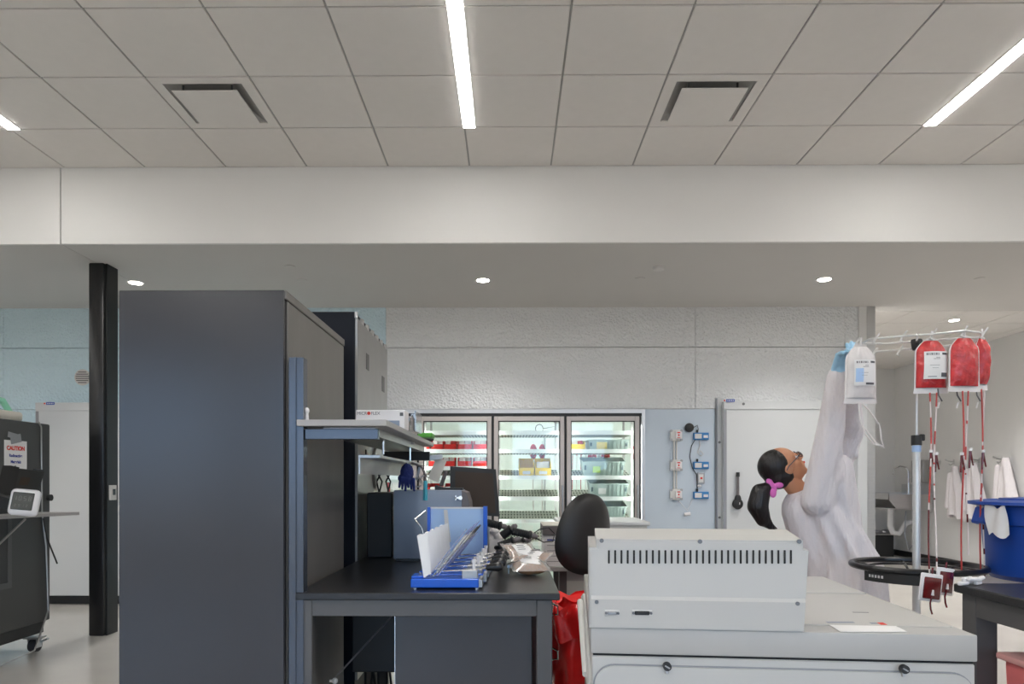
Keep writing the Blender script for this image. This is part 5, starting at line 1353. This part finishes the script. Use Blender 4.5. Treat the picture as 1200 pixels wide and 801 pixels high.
# black trash box
p = at(1036, 650, 11.9)
t = thing('trash_bin', 'black rectangular bin with paper towels on top beside the sink', 'bin', (p.x, p.y+.2, 0))
hb_ = at(1036, 627, p.y).z
MB().box((p.x, p.y+.15, hb_/2), (.33, .3, hb_), bev=.01).build('body', 'black', t)
MB().box((p.x, p.y+.15, hb_+.015), (.35, .31, .03), bev=.008).build('liner_rim', 'galv', t)
MB().sph((p.x-.05, p.y+.15, hb_+.05), (.1, .1, .04), 10).sph((p.x+.08, p.y+.12, hb_+.05), (.08, .08, .05), 10).build('crumpled_paper', 'duct', t)

# ================================================================ left: dark cart equipment
XC = -3.56
Yr = 5.45
z_top = at(62, 497, Yr).z
t = thing('dark_equipment_cabinet', 'dark grey wheeled equipment cabinet at the left picture edge', 'cabinet', (XC-.4, 4.8, 0))
zb0 = at(62, 733, Yr).z
MB().bb((XC-.8, 4.0, zb0+.05), (XC, Yr, z_top), bev=.012, seg=2).build('body', 'charred', t)
MB().bb((XC-.78, 4.02, zb0-.035), (XC-.02, Yr-.05, zb0+.05)).build('base', 'black', t)
MB().bb((XC-.001, 4.1, zb0+.36), (XC+.006, 5.02, zb0+.40)).bb((XC-.001, 4.98, zb0+.40), (XC+.006, 5.02, 1.02)).build('panel_frame', 'frame', t)
MB().bb((XC-.001, 4.1, zb0+.40), (XC+.002, 4.98, 1.02)).build('recessed_panel', 'charcoalpanel', t)
MB().cyl((XC+.01, Yr-.04, 1.16), (XC+.035, Yr-.04, 1.16), .025).build('knob', 'blackmatte', t)
for y in (Yr-.12, 4.2):
    x = XC-.04
    c = MB().box((x, y, .105), (.12, .10, .012), bev=.003).bb((x-.035, y-.03, .03), (x-.03, y+.03, .10)).bb((x+.03, y-.03, .03), (x+.035, y+.03, .10)).build('caster', 'steel', t)
    MB().cyl((x-.028, y, .045), (x+.028, y, .045), .045, seg=24).build('wheel', 'rubber', c)
    MB().box((x+.06, y+.02, .08), (.06, .02, .012), rot=rotm(0, -25, 0)).build('brake_lever', 'steel', c)
for q_ in ((XC-.7, Yr-.12), (XC-.7, 4.2)): MB().cyl((q_[0]-.02, q_[1], .045), (q_[0]+.02, q_[1], .045), .045).bb((q_[0]-.03, q_[1]-.02, .05), (q_[0]+.03, q_[1]+.02, zb0)).build('caster', 'rubber', t)
# shelf
zsh = at(60, 603, 5.0).z
sh = thing('wall_shelf', 'grey laminate shelf with struts on the side of the dark cabinet', 'shelf', (XC+.2, 4.7, zsh))
xe = at(93, 602, 5.25).x
MB().prism([(XC+.002, 4.2, zsh-.012), (xe-.25, 4.25, zsh-.012), (xe-.20, 4.55, zsh-.012), (xe, 5.25, zsh-.012), (XC+.002, 5.25, zsh-.012)], (0, 0, .022)).build('board', 'shelfgrey', sh)
for y in (4.55, 4.85): MB().tube([(XC+.01, y, zsh-.22), (XC+.22, y, zsh-.02)], .008, 8).build('strut', 'galv', sh)
MB().bb((XC+.002, 4.83, zsh-.28), (XC+.02, 4.87, zsh-.013)).build('bracket', 'steel', sh)
# sign on the cabinet side (plane x = XC)
def wallC(px, py):
    o = V((0, 0, CAM_H)); d = at(px, py, 1.0)-o; return o+d*(XC/d.x)
s0_, s1_ = wallC(4.5, 516), wallC(31, 516)
y0, y1 = s0_.y, s1_.y; zt = wallC(18, 516).z; zb_ = wallC(18, 556).z
t = thing('caution_sign', 'white caution sheet taped to the dark cabinet', 'sign', (XC+.002, (y0+y1)/2, zb_))
MB().bb((XC+.0015, y0, zb_), (XC+.003, y1, zt)).build('sheet', 'paper', t)
ym = (y0+y1)/2; hh = zt-zb_
text('CAUTION', (XC+.0035, ym, zt-hh*.28), (0, 1, 0), (0, 0, 1), (y1-y0)*.175, 'redtext', t, align='CENTER', bold=.002)
text('Radioactive', (XC+.0035, ym, zt-hh*.48), (0, 1, 0), (0, 0, 1), (y1-y0)*.125, 'bluetext', t, align='CENTER', bold=.001)
text('Materials', (XC+.0035, ym, zt-hh*.66), (0, 1, 0), (0, 0, 1), (y1-y0)*.125, 'bluetext', t, align='CENTER', bold=.001)
ct = V((XC+.0035, ym, zt-hh*.86)); R_ = hh*.13
for k in range(3):
    a0 = math.radians(-30+120*k); P = [ct+V((0, R_*.25*math.cos(a0+j*PI/18), R_*.25*math.sin(a0+j*PI/18))) for j in range(7)]+[ct+V((0, R_*math.cos(a0+j*PI/18), R_*math.sin(a0+j*PI/18))) for j in range(6, -1, -1)]
    MB().prism(P, (.0006, 0, 0)).build('trefoil_blade', 'ink', t)
MB().cyl(ct, ct+V((.0006, 0, 0)), R_*.16).build('trefoil_dot', 'ink', t)
p = wallC(18, 514)
tag(MB().box((XC+.004, p.y, p.z), (.002, .11, .06), rot=rotm(12, 0, 0)).box((XC+.0055, p.y-.02, p.z+.02), (.002, .13, .04), rot=rotm(-8, 0, 0)).build('duct_tape', 'duct'), 'piece of silver tape holding the caution sheet', 'tape')
# tablet / screen on arm
c = [at(12, 548, 4.65), at(45, 552, 4.85), at(37, 578, 4.83), at(4, 577, 4.62)]
t = thing('tilted_monitor', 'tilted black screen on an arm above the shelf at the left', 'monitor', (c[0].x+.1, 4.7, zsh+.01))
MB().prism([v+V((.01, .02, 0)) for v in c], (-.0, .03, 0)).build('housing', 'blackmatte', t)
MB().prism([c[0].lerp(c[2], .05)+V((0, .0, 0)), c[1].lerp(c[3], .1), c[2].lerp(c[0], .05), c[3].lerp(c[1], .05)], (.005, .018, 0)).build('screen', 'monitor', t)
MB().prism([at(3, 545, 4.6), at(13, 547, 4.65), at(7, 580, 4.62), at(-4, 576, 4.55)], (.02, .05, 0)).build('side_grip', 'black', t)
MB().prism([at(39, 549, 4.84), at(47, 550, 4.86), at(39, 575, 4.84), at(35, 575, 4.82)], (.0, .04, 0)).build('side_grip', 'black', t)
MB().tube([at(-5, 560, 4.7), at(-12, 585, 4.7), V((at(-14, 590, 4.7).x, 4.7, zsh+.01))], .02, 8).build('arm', 'blackmatte', t)
MB().prism([at(-10, 578, 4.6), at(14, 585, 4.66), at(22, 600, 4.7), at(-10, 592, 4.6)], (0, .05, 0)).build('lower_bracket', 'blackmatte', t)
# clock
c = at(29, 588, 4.62)
t = thing('desk_clock', 'white digital clock leaning on the shelf in front of the tilted screen', 'clock', (c.x, c.y, zsh+.01))
hh = 31/F*4.7; ww = 30/F*4.7
R = Matrix.Translation(V((c.x, c.y, zsh+.012+hh/2))) @ rotm(-14, 6, 18)
MB().box((0, 0, 0), (ww, .035, hh), bev=.028, seg=4).xf(R).build('case', 'card', t)
MB().box((-.008, -.019, .004), (ww*.72, .006, hh*.66), bev=.004).xf(R).build('screen', 'lcd', t)
def seg7(ch, x, z, s):
    S = {'1': 'bc', '2': 'abged', '0': 'abcdef', '8': 'abcdefg', '5': 'afgcd', '3': 'abgcd', '4': 'fgbc', '9': 'abcdfg'}[ch]
    G = {'a': (0, 1, 1, 0), 'g': (0, 0, 1, 0), 'd': (0, -1, 1, 0), 'f': (-.5, .5, 0, 1), 'b': (.5, .5, 0, 1), 'e': (-.5, -.5, 0, 1), 'c': (.5, -.5, 0, 1)}
    b = MB()
    for q_ in S:
        dx, dz, hx_, vx = G[q_]; b.box((x+dx*s*.9, -.0228, z+dz*s), (s*.8 if hx_ else s*.18, .0006, s*.85 if vx else s*.18))
    return b
for k, ch in enumerate('1058'): seg7(ch, -.052+.028*k, .022, .014).xf(R).build('digit', 'lcdseg', t)
for k, ch in enumerate('0912'): seg7(ch, -.045+.022*k, -.026, .008).xf(R).build('digit', 'lcdseg', t)
# device with mint top
p = wallC(34, 485)
px0, px1 = at(13, 490, 5.0).x, at(43, 490, 5.2).x
t = thing('label_printer', 'cream and mint handled device on top of the dark cabinet', 'device', (XC-.15, 5.1, z_top))
X = XC-.12
MB().box((X, 5.0, z_top+.035), (.16, .42, .07), bev=.02, seg=2).build('body', 'cream', t)
MB().tube([(X, 4.82, z_top+.05), (X, 4.86, z_top+.12), (X, 4.95, z_top+.15), (X, 5.1, z_top+.145), (X, 5.18, z_top+.06)], .022, 10).build('handle', 'mint', t)
# cord on cabinet
pts = [wallC(44, 494), wallC(47, 500), wallC(47.5, 540), wallC(48, 600)]
pts = [v+V((.008, 0, 0)) for v in pts]+[wallC(51, 640)+V((.02, 0, 0)), wallC(52, 715)+V((.03, 0, 0)), V((XC+.08, 5.15, .05)), V((XC+.03, 4.85, .012)), V((XC-.05, 4.7, .012))]
tag(MB().tube(pts, .006, 8).build('power_cord', 'galv'), 'thin grey cord running down the dark cabinet to the floor', 'cord')
tag(MB().tube([wallC(46, 607)+V((.03, 0, 0)), wallC(52, 630)+V((.02, 0, 0)), wallC(64, 660)+V((.02, 0, 0))], .006, 6).build('cable', 'black'), 'black cable slanting below the grey shelf at the left', 'cable')

# ================================================================ person
PY = 3.78
per = thing('person', 'person in a white lab coat reaching up with both blue-gloved hands to the fluid bag', 'person', (at(985, 600, PY).x, PY, 0))
hipc = at(985, 668, PY); HX = hipc.x
S = lambda px, py, dy=0: at(px, py, PY+dy)
chest = S(957, 610); neck0 = S(945, 585); headc = S(919, 546)
shN, shF = S(958, 586, -.15), S(965, 583, .16)
elN, wrN = S(974, 500, -.24), at(981, 436, 3.44)
elF, wrF = S(997, 506, -.02), at(995, 440, 3.46)
hdir = V((math.cos(math.radians(42)), -.10, math.sin(math.radians(42)))).normalized()   # face direction
side = V((0, -1, 0)) - hdir*V((0, -1, 0)).dot(hdir); side.normalize()
hup = hdir.cross(side); 
if hup.z < 0: hup = -hup
def H(f, s_, u): return headc+hdir*f+side*s_+hup*u      # near side = +s
RH = Matrix((( hdir.x, side.x, hup.x, 0), (hdir.y, side.y, hup.y, 0), (hdir.z, side.z, hup.z, 0), (0, 0, 0, 1)))
pel = V((HX, PY, .86)); 
kN, kF = V((HX+.05, PY-.10, .47)), V((HX+.02, PY+.10, .47))
aN, aF = V((HX+.0, PY-.11, .09)), V((HX-.03, PY+.11, .09))
def finger_set(b, wr, tgt, sgn, r=.0085):
    """palm and five separate fingers reaching from the wrist towards tgt"""
    d = (tgt-wr).normalized(); sd = d.cross(V((0, 1, 0))).normalized()*sgn; nn = d.cross(sd).normalized()
    palm0 = wr+d*.015; palm1 = wr+d*.08
    for k in range(4):
        o = sd*(-.027+.018*k); b.cap(palm0+o*.7, .013+(r-.0072), palm1+o, .0115+(r-.0072), 10)
        L_ = (.060, .072, .067, .052)[k]; k0 = palm1+o*1.08; k1 = k0+d*L_*.5+nn*.006; k2 = k1+d*L_*.35+nn*.02+sd*.003; k3 = k2+d*.010+nn*.020
        b.cap(k0, r+.001, k1, r, 10); b.cap(k1, r, k2, r*.93, 10); b.cap(k2, r*.93, k3, r*.85, 10)
    t0 = wr+d*.03-sd*.03; t1 = t0+d*.03-sd*.03+nn*.012; t2 = t1+d*.032-sd*.008+nn*.014
    b.cap(t0, .012+(r-.0072), t1, .0095+(r-.0072), 10); b.cap(t1, .0095+(r-.0072), t2, .0085+(r-.0072), 10)
hN, hF = at(996, 402, 3.33), at(1004, 404, 3.40)
def body(b):
    b.cap(pel, .125, S(972, 640), .115); b.cap(S(972, 640), .115, chest, .125); b.cap(chest, .12, neck0, .07)
    b.cap(shN, .055, shF, .055); b.cap(neck0, .055, H(-.03, 0, -.07), .050)
    for sh, el, wr in ((shN, elN, wrN), (shF, elF, wrF)):
        b.cap(sh, .050, el, .038); b.cap(el, .038, wr, .024)
    finger_set(b, wrN, hN, 1, .0072); finger_set(b, wrF, hF, -1, .0072)
    for sg, kn, an in ((-1, kN, aN), (1, kF, aF)):
        b.cap(pel+V((0, sg*.09, -.04)), .085, kn, .055); b.cap(kn, .055, an, .036); b.cap(an+V((0, 0, -.04)), .035, an+V((.15, 0, -.055)), .028)
    # head
    b.sph(H(-.015, 0, .02), (.098, .074, .092), 28, RH)
    b.sph(H(.02, 0, -.045), (.065, .055, .065), 24, RH)
    b.sph(H(.055, 0, -.085), (.026, .026, .018), 16, RH)      # chin
    b.cap(H(.078, 0, .015), .010, H(.100, 0, -.018), .012)    # nose
    b.sph(H(.092, 0, -.024), (.012, .017, .008), 12, RH)
    b.sph(H(.080, 0, -.046), (.012, .023, .006), 12, RH); b.sph(H(.078, 0, -.056), (.012, .020, .006), 12, RH)   # lips
    for sg in (1, -1):
        b.sph(H(.066, sg*.030, .022), (.012, .022, .007), 12, RH)    # brow
        b.sph(H(.048, sg*.036, -.025), (.03, .022, .022), 12, RH)    # cheek
        b.sph(H(-.010, sg*.074, -.012), (.018, .008, .030), 14, RH)  # ear
blob(body, 'body', 'skin', per, voxel=.0055, smooth=3)
for sg in (1, -1):
    ey = MB().sph(H(.072, sg*.030, .004), .011, 14).build('eye', 'card', per)
    MB().sph(H(.080, sg*.031, .005), .0055, 10).build('iris', 'ink', ey)
    MB().sph(H(.0775, sg*.030, .010), (.006, .015, .004), 10, RH).build('eyelid', 'skin', ey)
# lips colour
MB().sph(H(.0885, 0, -.050), (.006, .018, .006), 12, RH).build('mouth', 'redtext', per)
# glasses
gl = MB()
for sg in (1, -1):
    gl.tube([H(.094+.004*math.cos(k*PI/6), sg*(.031+.024*math.cos(k*PI/6)), .003+.017*math.sin(k*PI/6)) for k in range(12)], .0022, 6, close=True)
    gl.tube([H(.090, sg*.055, .008), H(.06, sg*.076, .008), H(.0, sg*.083, .004), H(-.02, sg*.083, -.006)], .0025, 6)
gl.tube([H(.098, .008, .006), H(.102, 0, .008), H(.098, -.008, .006)], .002, 6)
go = gl.build('glasses', 'ink', per)
for sg in (1, -1):
    MB().sph(H(.096, sg*.031, .003), (.0012, .023, .0165), 16, RH).build('lens', 'film', go)
# hair
def hair(b):
    b.sph(H(-.034, 0, .034), (.093, .084, .088), 28, RH)
    b.sph(H(-.060, 0, -.015), (.070, .076, .075), 24, RH)
    b.sph(H(-.03, .045, -.03), (.035, .03, .045), 16, RH); b.sph(H(-.03, -.045, -.03), (.035, .03, .045), 16, RH)
hr = blob(hair, 'hair', 'hair', per, voxel=.008, smooth=3)
tie = H(-.125, .02, -.035)
dn = [tie+V((-.02, -.02, .0)), tie+V((-.065, -.02, -.03)), tie+V((-.08, -.02, -.10)), tie+V((-.05, -.015, -.17)), tie+V((.01, -.01, -.225))]
def pony(b):
    rr = (.032, .050, .055, .040, .010)
    for i in range(4): b.cap(dn[i], rr[i], dn[i+1], rr[i+1])
    for k in range(5): b.cap(dn[3]+V((.01*(k-2), .008*(k-2), 0)), .014, dn[4]+V((.013*(k-2), .01*(k-2), -.01*(k % 2))), .004, 8)
blob(pony, 'ponytail', 'hair', per, voxel=.007, smooth=2)
sc_ = MB()
sc_.tube([tie+V((-.012, -.01, 0))+V((.012*math.sin(k), .034*math.cos(k*PI/7), .034*math.sin(k*PI/7))) for k in range(14)], [.014+.004*(k % 2) for k in range(14)], 10, close=True)
sc_.sph(tie+V((-.01, -.05, -.03)), (.018, .012, .026), 10).sph(tie+V((.02, -.05, .01)), (.026, .012, .016), 10)
sc_.build('scrunchie', 'pink', per, sm=60)
# trousers, shoes
def tro(b):
    b.cap(pel, .135, pel+V((0, 0, -.05)), .13)
    for sg, kn, an in ((-1, kN, aN), (1, kF, aF)): b.cap(pel+V((0, sg*.09, -.04)), .095, kn, .068); b.cap(kn, .068, an, .055)
blob(tro, 'trousers', 'trousers', per, voxel=.012, smooth=3)
for an in (aN, aF): MB().cap(an+V((-.02, 0, -.045)), .042, an+V((.17, 0, -.05)), .038).bb(an+V((-.07, -.04, -.09)), an+V((.21, .04, -.07))).build('shoe', 'shoe', per, sm=60)
# coat: torso, flared skirt, sleeves
def coat_fn(b):
    b.cap(S(971, 645), .150, S(955, 606), .155); b.cap(S(955, 606), .150, neck0+V((.01, 0, -.03)), .085)
    b.cap(S(944, 597), .125, S(972, 662), .160)
    b.cap(shN, .082, shF, .082)
    # coat body as stacked rings: shoulders to flared hem, folds deepening downwards
    n = 72; rings = []; NV = 16
    for v in range(NV+1):
        f_ = v/NV; z = 1.19-.71*f_
        cxx = S(955, 600).x+(HX-.0-S(955, 600).x)*min(1, f_*2.2); rx = .140+.075*f_; ry = .185+.075*f_
        if v == 0: rx *= .7; ry *= .7
        am = .004+.020*min(1, f_*1.6)
        rings.append([b.bm.verts.new((cxx+(rx+am*math.sin(11*k*2*PI/n+2.2*f_)+am*.5*math.sin(17*k*2*PI/n-3*f_))*math.cos(k*2*PI/n), PY+(ry+am*math.sin(11*k*2*PI/n+2.2*f_)+am*.5*math.sin(17*k*2*PI/n-3*f_))*math.sin(k*2*PI/n), z)) for k in range(n)])
    for A_, B_ in zip(rings, rings[1:]):
        for k in range(n): b.bm.faces.new((A_[k], A_[(k+1) % n], B_[(k+1) % n], B_[k]))
    b.bm.faces.new(rings[0]); b.bm.faces.new(list(reversed(rings[-1])))
    for sh, el, wr, kx in ((shN, elN, wrN, 1), (shF, elF, wrF, 1.0)):
        cuff = wr-(wr-el).normalized()*.015
        b.cap(sh, .080, el, .066); b.cap(el, .066, cuff, .045)
        # drape folds along the sleeve
        for k in range(4):
            m_ = sh.lerp(el, .2+.2*k); b.sph(m_+V((.035, -.01, -.035)), (.045, .05, .022), 12, rotm(0, 35+8*k, 0))
    # cloth hanging from the raised arms down to the chest front
    b.cap(shN+V((.03, .05, -.04)), .085, S(985, 545, -.14), .06); b.cap(S(985, 545, -.14), .06, S(990, 610, -.06), .085)
    b.cap(S(990, 610, -.06), .085, S(982, 660, -.04), .10)
    for k in range(3): b.cap(elN.lerp(shN, .15)+V((.045, .03*k, -.02)), .014, S(992, 600+12*k, -.16+.05*k), .022, 10)
    # collar
    b.cap(neck0+V((-.05, -.05, .015)), .025, neck0+V((-.05, .05, .015)), .025)
blob(coat_fn, 'lab_coat', 'coat', per, voxel=.010, smooth=9)
# gloves: same hand shape, slightly larger, down over the wrist
def gloves(sgn, wr, tg, el):
    def f_(b):
        finger_set(b, wr, tg, sgn, .0105); d = (tg-wr).normalized()
        b.cap(wr-(wr-el).normalized()*.03, .034, wr+d*.02, .027); 
    return f_
blob(gloves(1, wrN, hN, elN), 'glove', 'glove', per, voxel=.0042, smooth=1)
blob(gloves(-1, wrF, hF, elF), 'glove', 'glove', per, voxel=.0042, smooth=1)
